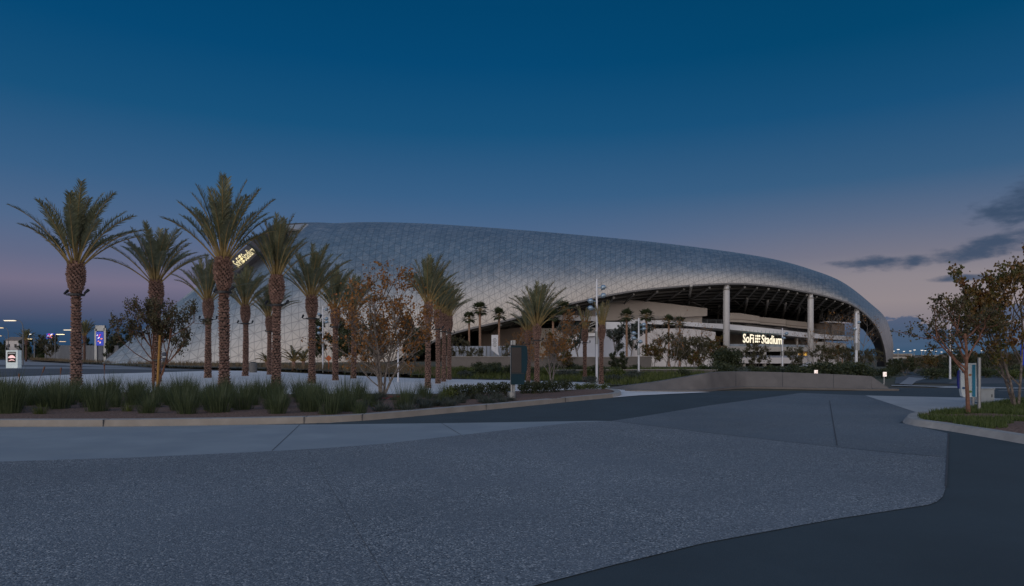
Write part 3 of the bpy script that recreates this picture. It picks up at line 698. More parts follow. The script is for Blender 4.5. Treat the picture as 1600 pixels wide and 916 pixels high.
# planter walls behind the plaza
def wallstrip(name, pts, y0, label, th=.35, m=M_wall):
    r = thing(name, (P(pts[0][0], 560, pts[0][3]).x, pts[0][3], 0), label, 'wall')
    mb = MB(); band(mb, pts, th); mb.build('wall_body', m, r)
    cp = MB(); band(cp, [(a, b-0.9, b-.02, d-.06) for a, b, c, d in pts], th+.12); cp.build('coping', mat('coping', (.33, .31, .3), .8), r)
wallstrip('planter_wall', [(690, 558, 586, 66), (760, 558, 586, 65), (860, 558.5, 586, 64), (950, 558.5, 588, 62), (1018, 557.5, 588, 61)], 0, 'mid grey planter wall behind the plaza, below the pale ramp walls', m=M_wall)
wallstrip('planter_wall', [(868, 579, 592, 50), (950, 578.5, 591, 51), (1050, 578, 591, 52), (1135, 579, 591, 53)], 0, 'lower dark planter wall in front of the taller grey one', m=mat('dark_wall', (.11, .105, .105), .85))
# pale glass fence left of the entrance
FR = thing('glass_fence', (P(755, 560, 90).x, 90, 0), 'pale blue slatted fence below the dark entrance under the shell edge', 'fence')
mb = MB(); band(mb, [(700, 541, 560, 90), (760, 541, 560, 90), (806, 540.5, 560, 91)], .1); mb.build('fence_panel', mat('fence_blue', (.30, .34, .42), .5, var=.1, scale=1), FR)
mb = MB()
for px in range(700, 808, 6): p = P(px, 541, 89.9); mb.tube([(p.x, p.y, 0), (p.x, p.y, p.z)], .06, 4)
mb.build('fence_post', M_steel, FR); FR.children[-1]['kind'] = 'stuff' if False else ''
for k in list(FR.children[-1].keys()):
    if k == 'kind': del FR.children[-1]['kind']
# left corrugated wall
CR = thing('corrugated_fence', (P(130, 560, 128).x, 128, 0), 'grey corrugated metal screen wall at the left end of the arena shell', 'fence')
mb = MB(); pts = []
for k in range(0, 400):
    u = k/399; px = 70+115*u; D = 190-45*u+(.35 if (k//2) % 2 else 0); pts.append((px, 539.5+.6*u, 566, D))
band(mb, pts, .3); mb.build('corrugated_panel', mat('corrugated', (.34, .36, .40), .6, var=.1, scale=.3), CR)

# ================================================================== VEGETATION BUILDERS
rnd = random.Random(7)
ORD = ['first', 'second', 'third', 'fourth', 'fifth', 'sixth', 'seventh', 'eighth', 'ninth', 'tenth', 'eleventh', 'twelfth', 'thirteenth', 'fourteenth', 'fifteenth']
def near(px, marks): return min(marks, key=lambda m: abs(m[0]-px))[1]
BEDM = [(20, 'the left edge of the photo'), (119, 'the leftmost date palm'), (180, 'the gap between the leftmost two palms'), (245, 'the staked leaning tree'), (300, 'the third date palm'), (349, 'the tallest date palm'), (390, 'the gap right of the tallest date palm'), (432, 'the big palm right of the tilted lettering'), (487, 'the lone slim-crowned date palm'), (538, 'the twin date palms'), (597, 'the orange-leaved tree'), (670, 'the tight palm row'), (740, 'the gap left of the teal banner box'), (800, 'the teal banner box')]
MIDM = [(700, 'the tight palm row'), (750, 'the pale blue fence'), (800, 'the teal banner box'), (850, 'the full-crowned palm'), (914, 'the short tied-up palm'), (960, 'the tall white pole'), (1000, 'the short white pole'), (1051, 'the nearly bare trees'), (1110, 'the first big column'), (1180, 'the lit lettering'), (1222, 'the pole crossing the lettering'), (1266, 'the second big column'), (1338, 'the third big column'), (1384, 'the arch foot'), (1430, 'the far winding lane'), (1484, 'the thin grey pole'), (1525, 'the map panel'), (1590, 'the tall turning tree'), (1640, 'the right photo edge')]
SK_ = ['dark green', 'yellow-green', 'grey-green']
def rv(r=rnd):
    while True:
        v = Vector((r.uniform(-1, 1), r.uniform(-1, 1), r.uniform(-1, 1)))
        if 0.05 < v.length < 1: return v.normalized()
def add_leaf(mb, c, size, d, nrm, mi=0, asp=0.45):
    s = d.cross(nrm)
    if s.length < 1e-4: s = d.orthogonal()
    s = s.normalized()*size*asp
    mb.add([c, c+d*size*.45+s, c+d*size, c+d*size*.45-s], [(0, 1, 2, 3)], mi)

# ---- date palm
def frond(mb, base, azm, elev, length, curl, r, leaf, wind=0.0, droop=0.5, tied=False):
    d = Vector((math.cos(azm)*math.cos(elev), math.sin(azm)*math.cos(elev), math.sin(elev)))
    N = 16; pts = [base.copy()]; ang = elev; p = base.copy()
    for i in range(N):
        u = (i+1)/N; ang -= curl/N*(0.25+1.5*u)
        st = Vector((math.cos(azm)*math.cos(ang), math.sin(azm)*math.cos(ang), math.sin(ang)))*(length/N)
        st.x += wind*u*length/N; p = p+st; pts.append(p.copy())
    mb.tube(pts, [0.045*(1-.85*i/N)+.006 for i in range(N+1)], 4, 1, False)
    n = leaf; side_ref = Vector((-math.sin(azm), math.cos(azm), 0))
    for k in range(n):
        u = 0.27+0.73*(k+r.uniform(-.3, .3))/n; u = min(max(u, .27), .995); x = u*N; i = min(int(x), N-1); q = pts[i].lerp(pts[i+1], x-i)
        t_ = (pts[i+1]-pts[i]).normalized(); up = side_ref.cross(t_).normalized()
        if up.z < 0 and not tied: up = -up
        ll = (0.60*math.sin(math.pi*(0.12+0.80*u))**.8+.08)*length/3.8*(.35+.65*sstep(u, .25, .5))
        for sd in (-1, 1):
            fw = r.uniform(.75, 1.15); ds = (t_*fw+side_ref*sd*r.uniform(.55, .8)*(.35 if tied else 1)+up*r.uniform(.1, .5)).normalized()
            L = ll*r.uniform(.8, 1.1); mid = q+ds*L*.55; ds2 = (ds+Vector((wind*.6, 0, -droop*r.uniform(.5, 1.2)))).normalized(); end = mid+ds2*L*.45
            w = t_*0.026+up*.007
            mb.add([q-w, q+w, mid+w, mid-w, end], [(0, 1, 2, 3), (3, 2, 4)], 0)
def date_palm(seed, h=6.0, tied=False, dens=1.0):
    r = random.Random(seed); root = thing('date_palm', (0, 0, 0), 'x', 'palm tree')
    # trunk with spiral leaf-base scales
    mb = MB(); lean = r.uniform(-.06, .06); lean2 = r.uniform(-.05, .05)
    def ax(z): return Vector((lean*math.sin(z*.5), lean2*math.sin(z*.45+1), z))
    def rad(z): return 0.205+0.07*math.exp(-z*1.6)+.015*math.sin(z*1.7+seed)
    zb = h-1.55
    mb.tube([ax(z*.25) for z in range(0, int(zb*4)+1)], [rad(z*.25)*.96 for z in range(0, int(zb*4)+1)], 14, 1)
    def scale(z, ang, R0, w, hh, out):
        c = ax(z); e = Vector((math.cos(ang), math.sin(ang), 0)); s_ = Vector((-e.y, e.x, 0))
        b0, b1 = c+e*R0*.93-s_*w, c+e*R0*.93+s_*w
        m0, m1 = c+e*(R0+out*.45)-s_*w*.75+Vector((0, 0, hh*.55)), c+e*(R0+out*.45)+s_*w*.75+Vector((0, 0, hh*.55))
        t0, t1 = c+e*(R0+out)-s_*w*.55+Vector((0, 0, hh)), c+e*(R0+out)+s_*w*.55+Vector((0, 0, hh))
        u0, u1 = t0-e*out*1.05+Vector((0, 0, .01)), t1-e*out*1.05+Vector((0, 0, .01))
        mb.add([b0, b1, m1, m0, t1, t0], [(0, 1, 2, 3), (3, 2, 4, 5)], 0)
        mb.add([t0, t1, u1, u0], [(0, 1, 2, 3)], 2)
        mb.add([b0, m0, t0, u0, b1, m1, t1, u1], [(0, 1, 2, 3), (4, 7, 6, 5)], 0)
    z = 0.0; k = 0
    while z < zb:
        for j in range(8):
            a = 2*math.pi*(j+(k % 2)*.5+r.uniform(-.12, .12))/8+k*.13; scale(z+r.uniform(-.03, .03), a, rad(z)*.93, .10*r.uniform(.8, 1.1), .10, .062*r.uniform(.6, 1.4))
        z += .128; k += 1
    mb.build('trunk', [M_trunk, M_trunk_core, M_tip], root, world=False)
    # pineapple-shaped boot under the crown
    mb = MB()
    def br(u): return 0.19+0.215*math.sin(math.pi*min(1, .06+u*.86))**.9
    nb = 9
    mb.tube([ax(zb+1.55*i/nb) for i in range(nb+1)], [br(i/nb)*.93 for i in range(nb+1)], 14, 1)
    z = 0; k = 0
    while z < 1.5:
        for j in range(13):
            a = 2*math.pi*(j+(k % 2)*.5)/13+k*.05; scale(zb+z+r.uniform(-.02, .02), a, br(z/1.55)*.93, .085*r.uniform(.8, 1.15), .11, .07*r.uniform(.4, 1.6))
        z += .095; k += 1
    bo = mb.build('boot', [M_trunk, M_trunk_core, M_tip], root, world=False)
    # crown
    mb = MB(); top = ax(h-.1); nf = int((16 if tied else 31)*dens)
    for i in range(nf):
        u = (i+.5)/nf; azm = i*2.39996+r.uniform(-.2, .2)
        if tied: elev = R(r.uniform(74, 88)); ln = r.uniform(2.0, 2.9); curl = r.uniform(.05, .3); wd = .03
        else: elev = R(88-44*u**1.05+r.uniform(-8, 8)); ln = r.uniform(3.1, 4.25)*(0.97-.05*u); curl = R(r.uniform(14, 34)+16*u); wd = .17
        frond(mb, top+Vector((math.cos(azm), math.sin(azm), 0))*(.06+.20*u)-Vector((0, 0, .22*u)), azm, elev, ln, curl, r, 24 if tied else 56, wd, .35, tied)
    mb.build('crown', [M_frond, M_petiole], root, world=False)
    # strap with two floodlights
    if not tied or seed == 71:
        mb = MB(); mb.lathe([(zb-.12, .36), (zb-.02, .36)], 16); st = mb.build('lamp_strap', M_dark, root, world=False)
        for sx in (-1, 1):
            mb = MB(); mb.tube([(sx*.34, 0, zb-.07), (sx*.56, -.03, zb-.07)], .025, 6); mb.tube([(sx*.56, -.03, zb-.07), (sx*.6, -.03, zb+.04)], .02, 6)
            mb.tube([(sx*.6, -.1, zb-.02), (sx*.6, .12, zb+.16)], [.05, .075], 10); mb.build('floodlight', M_dark, root, world=False)
    return root

# ---- fan palm
def fan_palm(seed, h=8.0, trunk=True, nl=30, lr=.75):
    r = random.Random(seed); root = thing('fan_palm', (0, 0, 0), 'x', 'palm tree')
    mb = MB(); mb.tube([(0, 0, 0), (.03, 0, h*.3), (0, .03, h*.7), (0, 0, h)], [.24, .17, .15, .17], 10)
    for k in range(int(h/.35)): mb.lathe([(k*.35, .20), (k*.35+.05, .185)], 10)
    mb.build('trunk', M_fantrunk, root, world=False)
    mb = MB()
    for i in range(nl):
        azm = i*2.4+r.uniform(-.2, .2); u = (i+.5)/nl; elev = R(80-125*u); d = Vector((math.cos(azm)*math.cos(elev), math.sin(azm)*math.cos(elev), math.sin(elev)))
        b = Vector((0, 0, h)); pe = b+d*r.uniform(.6, .9); mb.tube([b, pe], [.03, .015], 3, 1, False)
        s_ = d.cross(Vector((0, 0, 1))); s_ = s_.normalized() if s_.length > .1 else Vector((1, 0, 0)); 
        for k in range(13):
            a = R(-105+210*k/12); q = (d*math.cos(a)+s_*math.sin(a)).normalized(); L = lr*r.uniform(.85, 1.05)*(1-.18*abs(k-6)/6)
            w = q.cross(d.cross(s_)).normalized()*.06; m_ = pe+q*L*.55+Vector((0, 0, -.02)); e = pe+q*L+Vector((0, 0, -.18*r.random()))
            mb.add([pe, m_+w, e, m_-w], [(0, 1, 2, 3)], 0)
    mb.build('crown', [M_fan, M_petiole], root, world=False)
    return root

# ---- broadleaf trees
def tree(name, seed, h, spread, stems, lm, bark, nleaf=2200, lsize=.11, base=.35, density=1.0, lean=0.0, asp=.45, splay=.3, levels=3, cat='tree', flat=1.0, tr=.035, twig=1.0):
    r = random.Random(seed); root = thing(name, (0, 0, 0), 'x', cat)
    tb = MB(); tips = []
    def grow(p, d, L, rad, lev):
        n = 4; pts = [p.copy()]; q = p.copy(); dd = d.copy()
        for i in range(n):
            dd = (dd+rv(r)*.16+Vector((lean*.05, 0, .10 if lev > 0 else .03))).normalized(); q = q+dd*L/n; pts.append(q.copy())
        tb.tube(pts, [rad*(1-.45*i/n) for i in range(n+1)], 7 if lev == 0 else (5 if lev < 2 else 3), 0, lev == 0)
        if lev >= levels:
            tips.append((pts[1:], dd)); return
        if lev >= levels-1: tips.append((pts[2:], dd))
        nb = r.randint(3, 5) if lev else r.randint(5, 7)
        for b in range(nb):
            u = r.uniform(.35 if lev else base, 1.0); x = u*n; i = min(int(x), n-1); s = pts[i].lerp(pts[i+1], x-i)
            side = rv(r); side.z *= .3*flat; side = (side-dd*side.dot(dd)).normalized()
            nd = (dd*r.uniform(.4, .9)+side*r.uniform(.6, 1.1)*spread+Vector((0, 0, .12))).normalized()
            grow(s, nd, L*r.uniform(.42, .62)*(1.05-.35*(u-.3) if lev == 0 else 1), rad*.55, lev+1)
    for s in range(stems):
        a = 2*math.pi*s/max(1, stems)+r.uniform(-.4, .4); sp = splay*r.uniform(.5, 1.2) if stems > 1 else .05
        d = Vector((math.cos(a)*sp+lean, math.sin(a)*sp, 1)).normalized()
        grow(Vector((math.cos(a)*.07*(stems > 1), math.sin(a)*.07*(stems > 1), -.05)), d, h*.78*r.uniform(.85, 1.0), tr*h/ (1.6 if stems > 1 else 1)*1.0*.5, 0)
    zmax = max(p.z for pts, _ in tips for p in pts); k = h/zmax
    tb.v = [(x*k, y*k, z*k) for x, y, z in tb.v]
    tb.build('trunk', bark, root, world=False)
    lb = MB()
    for i in range(nleaf):
        pts, dd = r.choice(tips); j = r.randrange(len(pts)-1) if len(pts) > 1 else 0
        c = (pts[j].lerp(pts[min(j+1, len(pts)-1)], r.random()))*k+rv(r)*abs(r.gauss(0, .13))*h*.16*density
        d = (rv(r)+Vector((0, 0, -.35))).normalized(); add_leaf(lb, c, lsize*r.uniform(.6, 1.3), d, rv(r), 0, asp)
    lb.build('crown', lm, root, world=False)
    return root

def bush(name, seed, w, h, lm, n=900, ls=.1, asp=.4, cat='shrub', upright=.2, holes=.35, stem=True):
    r = random.Random(seed); root = thing(name, (0, 0, 0), 'x', cat)
    lb = MB()
    lobes = [(Vector((r.uniform(-.55, .55)*w/2, r.uniform(-.55, .55)*w/2, h*r.uniform(.35, .75))), r.uniform(.28, .5)) for _ in range(9)]
    for i in range(n):
        c, s_ = r.choice(lobes); d = rv(r); rr = s_*(r.random()**.35)
        p = c+Vector((d.x*w*rr, d.y*w*rr, d.z*h*rr)); p.z = max(.02, min(h*1.05, p.z))
        add_leaf(lb, p, ls*r.uniform(.6, 1.3), (rv(r)+Vector((0, 0, upright))).normalized(), rv(r), 0, asp)
    lb.build('foliage', lm, root, world=False)
    if stem:
        sb = MB()
        for i in range(5): c, s_ = lobes[i]; sb.tube([(0, 0, -.05), Vector((c.x*.4, c.y*.4, c.z*.5)), c], [.03*h, .02*h, .008*h], 5)
        sb.build('stem', M_bark, root, world=False)
    return root

def grass_clump(name, seed, w, h, lm, n=150, bw=.006, flare=.35, cat='grass clump', heads=0):
    r = random.Random(seed); mb = MB()
    for i in range(n):
        a = r.uniform(0, 6.283); q = r.random()**.7; bx = Vector((math.cos(a), math.sin(a), 0)); b = bx*q*w*.28
        L = h*(r.uniform(.5, 1.0) if r.random() < .85 else r.uniform(1.0, 1.35)); fl = flare*(.2+q)*r.uniform(.5, 1.3); d = (Vector((0, 0, 1))+bx*fl).normalized()
        m_ = b+d*L*.55; d2 = (d+bx*fl*.7+Vector((0.08, 0, -.12*fl))).normalized(); e = m_+d2*L*.45
        s_ = Vector((-bx.y, bx.x, 0)).lerp(rv(r), .4).normalized()*bw*r.uniform(.7, 1.4)
        mb.add([b-s_, b+s_, m_+s_*.8, m_-s_*.8, e], [(0, 1, 2, 3), (3, 2, 4)])
    o = mb.build(name, lm); tag(o, 'x', cat); return o

# ================================================================== PALMS (trunk centre px, base py, boot-top py)
dp = [date_palm(11), date_palm(23), date_palm(37), date_palm(53)]
tp = [date_palm(71, tied=True), date_palm(83, tied=True)]
palms = [
 (119, 603, 409, 0, 1.08, 'leftmost tall date palm with broad windblown crown, beside the lit advertising totem'),
 (244, 597, 437, 1, 1, 'date palm rising behind the staked small tree at left'),
 (325, 591, 466, 2, 1, 'shorter date palm just left of the tallest palm, in front of the shell slope'),
 (349, 608, 402, 3, 1.05, 'tallest date palm, its crown beside the tilted lit lettering on the shell end'),
 (383, 588, 476, 1, 1, 'short date palm below the tilted lit lettering, right of the tallest palm'),
 (432, 606, 430, 2, 1, 'big date palm right of the tilted lit lettering, hiding another trunk behind it'),
 (421, 586, 494, 0, 1, 'small far date palm half hidden behind a bigger trunk, right of the tilted lettering'),
 (487, 600, 461, 3, 1, 'date palm standing alone left of the twin palms beside the orange-leaved tree'),
 (524, 595, 481, 0, 1, 'left palm of the twin date palms beside the orange-leaved multi-stem tree'),
 (552, 592, 487, 1, 1, 'date palm touching the left side of the orange-leaved multi-stem tree'),
 (669, 607, 472, 2, 1, 'front and leftmost date palm of the tight row right of the orange-leaved tree'),
 (684, 600, 484, 3, .9, 'second date palm of the tight row right of the orange-leaved tree'),
 (693, 597, 490, 1, .9, 'third date palm of the tight row right of the orange-leaved tree'),
 (702, 594, 494, 0, .9, 'last and farthest date palm of the tight row right of the orange-leaved tree'),
 (839, 606, 506, 2, 1.2, 'full-crowned date palm right of the dark teal banner box'),
 (825, 600, 516, 1, .9, 'date palm partly hidden by the dark teal banner box'),
]
for i, (px, by, ty, k, cs, lab) in enumerate(palms):
    D = F*EYE/(by-HOR); h = zat(ty, D); o = place(dp[k], ((px-800)/F*D, D, 0.02), rnd.uniform(-.7, .7), (h/6.0*.84, h/6.0*.84, h/6.0) if 10 <= i <= 13 else h/6.0, lab, 'date palms on the plaza'); cs *= .9
    for ch in o.children:
        if ch.name.startswith('crown'): ch.scale = (cs*{3: .84, 5: .68, 0: .93}.get(i, 1), cs*{3: .84, 5: .68}.get(i, 1), cs); ch.location.z = 5.9*(1-cs)
for i, (px, by, ty, k, lab) in enumerate(((914, 597, 514, 0, 'thin new palm with a short tied-up crown, left of the tall white light pole'), (940, 601, 508, 1, 'new palm with long upright tied fronds, right of the tall white light pole'))):
    D = F*EYE/(by-HOR); h = zat(ty, D); place(tp[k], ((px-800)/F*D, D, 0.02), i*1.3, (h/6*.95, h/6*.95, h/6), lab)
fps = [fan_palm(5), fan_palm(9)]
for i, (px, ty, D, k) in enumerate(((733, 497, 92, 0), (750, 484, 92, 1), (780, 492, 94, 0), (881, 483, 85, 1), (864, 494, 92, 0), (979, 494, 72, 0), (1010, 494, 76, 1), (1045, 502, 96, 0), (1062, 504, 98, 1), (1310, 549, 140, 0), (1325, 551, 150, 1), (1316, 552, 160, 0))):
    base = gz((px-800)/F*D, D); h = zat(ty, D)-base
    lab = ['left one of the three slim fan palms before the shell edge and dark entrance', 'tallest and middle slim fan palm before the dark entrance', 'slim fan palm right of the white notice panel',
           'slim fan palm in front of the deck slab left of the stairs', 'slim fan palm half hidden by the full-crowned date palm', 'slim fan palm left of the short white light pole before the pale wall', 'slim fan palm right of the short white light pole before the pale wall',
           'left of two fan palms among bare branches by the big column', 'right of two fan palms among bare branches by the big column', 'tiny fan palm far off under the arch, leftmost', 'tiny fan palm far off under the arch, rightmost', 'tiny fan palm far off under the arch, between two others'][i]
    place(fps[k], ((px-800)/F*D, D, base), i*1.1, h/8.0*(1 if i < 9 else 1), lab, 'slim fan palms')
# two small low fan palms at the meadow edge
r9 = random.Random(4); lowp = thing('low_palm', (0, 0, 0), 'x', 'palm tree')
mb = MB(); mb.tube([(0, 0, -.2), (0, 0, .7)], [.2, .16], 10); mb.build('trunk', M_trunk, lowp, world=False)
mb = MB()
for i in range(20): frond(mb, Vector((0, 0, .6)), i*2.4+r9.uniform(-.2, .2), R(80-50*i/20), r9.uniform(1.5, 2.0), R(r9.uniform(35, 75)), r9, 22, .05, .4)
mb.build('crown', [M_fan, M_petiole], lowp, world=False)
place(lowp, P(459, 568, 66)*1, 0, 1.0, 'low bushy palm at the meadow edge between two date palm trunks'); lowp.location = ((459-800)/F*66, 66, .3)
o = place(lowp, (0, 0, 0), 2, .95, 'low bushy palm at the meadow edge, just left of a date palm trunk'); o.location = ((474-800)/F*70, 70, .3)
o = place(lowp, (0, 0, 0), 1, .8, 'low bushy palm peeping out left of the thick paired palm trunks'); o.location = ((416-800)/F*75, 75, .3)

# ================================================================== TREES
def pt(proto, px, D, z, rz, sc, label, group=None): return place(proto, ((px-800)/F*D, D, z), rz, sc, label, group)
syc = tree('sycamore', 4, 5.0, .95, 5, M_syc, M_bark, 4600, .085, .1, 1.25, asp=.5, splay=.34)
pt(syc, 597, 24.8, .1, .6, (1.0, 1.0, 1.0), 'multi-stem sycamore with sparse orange autumn leaves, at the back of the planting bed')
syc_b = tree('sycamore', 18, 5.0, .8, 2, M_syc, M_bark, 2600, .09, .15, 1.2, asp=.5)
pt(syc_b, 862, 38, .0, 1.2, (.85, .85, .86), 'thin orange-leaved sycamore right of the dark teal banner box')
pt(syc_b, 815, 47, .0, 2.9, .72, 'small orange-leaved sycamore behind the dark teal banner box')
wal = tree('street_tree', 31, 3.3, .9, 3, M_olive, M_barkred, 6500, .075, .4, 1.6, lean=.0, asp=.35, splay=.24)
pt(wal, 242, 27, .1, .4, (1.05, 1.05, 1.17), 'small leaning tree with feathery dark leaves tied to a yellow timber stake')
rt1 = tree('street_tree', 45, 3.15, .95, 1, M_olive, M_barkred, 3600, .065, .38, 1.25, asp=.35)
pt(rt1, 1513, 17.3, .1, 2.2, 1.0, 'small red-barked tree in front of the blue and white map panel')
rt2 = tree('plane_tree', 53, 4.3, .75, 3, M_syc2, M_bark2, 6500, .085, .15, 1.1, asp=.5, splay=.16)
pt(rt2, 1588, 19.8, .1, 2.0, (.95, .95, 1.12), 'taller tree with orange top leaves and green lower ones at the right edge')
bare = tree('bare_tree', 61, 7.0, .7, 2, M_syc, M_bark, 150, .15, .25, 1.0, asp=.5, tr=.022)
for px, D, sc, rz, lab in ((1051, 58, .75, 0, 'two-stemmed nearly bare tree behind the left part of the sloped wall'), (1085, 75, .8, 2, 'nearly bare tree left of the big column'), (1290, 100, 1.25, 1, 'nearly bare tree beside the second big column'),
                           (1340, 95, 1.15, 3, 'nearly bare tree in front of the arch opening'), (1275, 120, 1.2, 4, 'nearly bare tree behind the lit notice left of the arch'), (1310, 110, .9, 5, 'smaller bare tree between the second and third big columns')):
    x = (px-800)/F*D; pt(bare, px, D, gz(x, D), rz, sc, lab, 'bare trees before the arena')
oval = tree('evergreen_tree', 77, 6.0, .85, 2, M_green, M_bark, 6500, .22, .08, 1.6, asp=.45, tr=.03)
grey = tree('grey_leaved_tree', 79, 6.0, .8, 1, M_grey, M_bark, 3000, .24, .3, 1.35, asp=.35, tr=.03)
brown = tree('russet_tree', 81, 5.0, .9, 2, M_syc2, M_bark, 2400, .2, .25, 1.3, asp=.45, tr=.03)
oliv = tree('olive_green_tree', 87, 5.0, .9, 2, M_olive, M_bark, 2600, .2, .2, 1.35, asp=.4, tr=.03)
TL = [
 (grey, 905, 80, .95, 'grey-leaved tree below the stairs, between two tied palms'), (grey, 958, 84, .85, 'grey-leaved tree left of the slim fan palm before the bluish wall'), (grey, 985, 82, .95, 'dark round grey-leaved tree against the pale ramp wall'),
 (oval, 967, 52, .32, 'small clipped dark tree in front of the dark planter wall'),
 (brown, 1022, 62, .62, 'russet-leaved tree at the end of the planter wall'), (brown, 1062, 70, .62, 'russet-leaved tree low behind the wall, among bare stems'), (oliv, 1100, 66, .7, 'loose olive-green tree left of the big round bush'),
 (oliv, 1183, 60, .55, 'small staked tree below the lit lettering, right of the big round bush'), (brown, 1085, 58, .4, 'low russet tree touching the big round bush'),
 (oval, 518, 78, .98, 'dense dark evergreen tree behind the date palms, left of the orange tree'), (oval, 548, 85, .9, 'dense dark evergreen tree just behind the orange-leaved tree, left half'), (oval, 612, 88, 1.1, 'dense dark evergreen tree behind the middle of the orange-leaved tree'),
 (oval, 650, 84, .85, 'dense dark evergreen tree behind the right side of the orange-leaved tree'), (oliv, 588, 80, .9, 'olive-green tree behind the orange-leaved tree'),
 (oliv, 715, 78, .8, 'olive-green feathery tree under the shell edge, left of the three fan palms'), (oliv, 745, 74, .5, 'low olive-green tree before the pale blue fence'),
 (oliv, 800, 76, .65, 'olive-green tree behind the dark teal banner box'), (brown, 870, 62, .75, 'russet-leaved tree behind the orange sycamore'),
 (oliv, 1290, 70, .55, 'olive tree at the foot of the second big column'), (oliv, 1318, 82, .55, 'olive tree under the arch, left of the white pole'), (oliv, 1345, 78, .45, 'olive tree under the arch, right of the white pole'), (oliv, 1368, 84, .5, 'olive tree at the foot of the arch'),
 (brown, 1300, 88, .6, 'russet tree low under the arch'), (oliv, 1040, 76, .85, 'airy olive tree before the pale ramp wall, left of the nearly bare trees'), (oliv, 1076, 68, .72, 'airy olive tree between the nearly bare trees and the round bush'), (brown, 1118, 74, .75, 'russet tree just left of the first big column'), (oliv, 1240, 66, .5, 'small olive tree just right of the pole crossing the lettering'), (brown, 880, 56, .45, 'small russet tree before the planter wall, left of the tied palms'), (oval, 1397, 60, .22, 'dark tree just right of the arch foot'), (oval, 1414, 52, .24, 'round dark tree right of the glowing notice'),
]
for i, (pr, px, D, sc, lab) in enumerate(TL):
    x = (px-800)/F*D; pt(pr, px, D, min(0, gz(x, D)), i*1.7, sc, lab, 'trees before the arena')
# far tree lines
fa_ = random.Random(5)
k = 0
for i in range(56):
    px = 1422+i*3.9+fa_.uniform(-3, 3); D = fa_.uniform(58, 105); pr = fa_.choice([oliv, oliv, brown, oval]); h = fa_.uniform(.85, 1.1)*max(1.25, zat(fa_.uniform(555, 561) if px < 1490 else fa_.uniform(548, 558), D))/4.6
    pt(pr, px, D, 0, fa_.uniform(0, 6), min(h, 1.15), 'distant '+('dark' if pr is oval else 'russet' if pr is brown else 'olive')+' tree in the dim row beyond the right road, near '+near(px, MIDM), 'distant trees beyond the right road')
for i in range(16):
    px = -10+i*11+fa_.uniform(-3, 3); D = fa_.uniform(230, 300); pr = fa_.choice([oval, oval, oliv]); sc = fa_.uniform(.9, 1.5)
    if 80 < px < 110: sc *= .8
    pt(pr, px, D, 0, fa_.uniform(0, 6), sc, 'distant dark tree on the skyline beyond the left road', 'distant trees beyond the left road')
pt(oliv, 75, 165, 0, 1, 1.35, 'wide rounded bare-looking tree in front of the corrugated screen wall')
pt(oval, 177, 150, 0, 2, 1.1, 'dark tree between the blue billboard and the shell tip'); pt(oval, 186, 165, 0, 4, 1.35, 'dark tree right beside the shell tip')
o = place(dp[0], ((132-800)/F*150, 150, 0), 1, 1.0, 'distant date palm beside the blue billboard pylon')
o = place(dp[1], ((41-800)/F*170, 170, 0), 2, .9, 'distant date palm behind the curved street lamp at far left')

# shrubs
r5 = random.Random(15)
bsh = [bush('shrub', 3, 1.0, .7, M_green, 900, .09), bush('shrub', 8, 1.0, .6, M_lime, 800, .08, upright=.8), bush('shrub', 12, 1.1, .5, M_grey, 900, .07, upright=.4)]
big = bush('round_bush', 21, 1.0, .8, M_green, 5200, .055)
pt(big, 1139, 58, 0, 0, 2.55, 'big round dark green bush left of the first big column'); 
r5 = random.Random(15)
for i in range(44):   # hedges round the mid-distance planters
    px = r5.choice([r5.uniform(695, 870), r5.uniform(695, 1010), r5.uniform(870, 1140)]); D = r5.uniform(46.5, 60) if px < 870 else r5.choice([r5.uniform(45.5, 49), r5.uniform(53, 60)])
    kk = r5.choice([0, 0, 1, 2]); pt(bsh[kk], px, D, .0, r5.uniform(0, 6), r5.uniform(.8, 1.35), 'low '+SK_[kk]+' shrub '+('before' if D < 51 else 'at')+' the planter walls, near '+near(px, MIDM), 'low shrubs behind the plaza')
for i in range(30):
    px = 1125+i*9.4+r5.uniform(-3, 3); D = r5.uniform(46, 58); kk = r5.choice([0, 0, 2]); pt(bsh[kk], px, D, -.1, r5.uniform(0, 6), r5.uniform(.9, 1.7), 'low '+SK_[kk]+' shrub peeping over the sloped wall near '+near(px, MIDM), 'low shrubs behind the sloped wall')
for i in range(40):
    px = 1398+i*6.2+r5.uniform(-3, 3); D = r5.uniform(66, 84); kk = r5.choice([0, 0, 1, 2]); pt(bsh[kk], px, D, 0, r5.uniform(0, 6), r5.uniform(.7, 1.4), 'low '+SK_[kk]+' hedge shrub beyond the right road, near '+near(px, MIDM), 'shrubs beyond the right road')
for i in range(34):
    px = 1446+i*5.4+r5.uniform(-3, 3); D = r5.uniform(44, 56); kk = r5.choice([0, 0, 1, 2]); pt(bsh[kk], px, D, 0, r5.uniform(0, 6), r5.uniform(.5, 1.1), 'small '+SK_[kk]+' shrub along the near edge of the hedge, near '+near(px, MIDM), 'shrubs beyond the right road')
for i in range(14):
    px = -8+i*8.5; D = r5.uniform(235, 255); pt(bsh[r5.choice([0, 1, 2])], px, D, 0, r5.uniform(0, 6), r5.uniform(3, 4.6), 'low dark hedge shrub along the far side of the left road', 'hedge beyond the left road')
for px, by, sc in ((922, 600, 1.2), (960, 598.5, 1.3), (985, 594, 1.2), (995, 592, 1.0), (1010, 588, 1.2)):
    D = F*EYE/(by-HOR); pt(bsh[2], px, D, .0, px, sc*.75, 'pale grey-green tuft on the mound beside the left tip of the sloped wall', 'grey tufts on the mound')
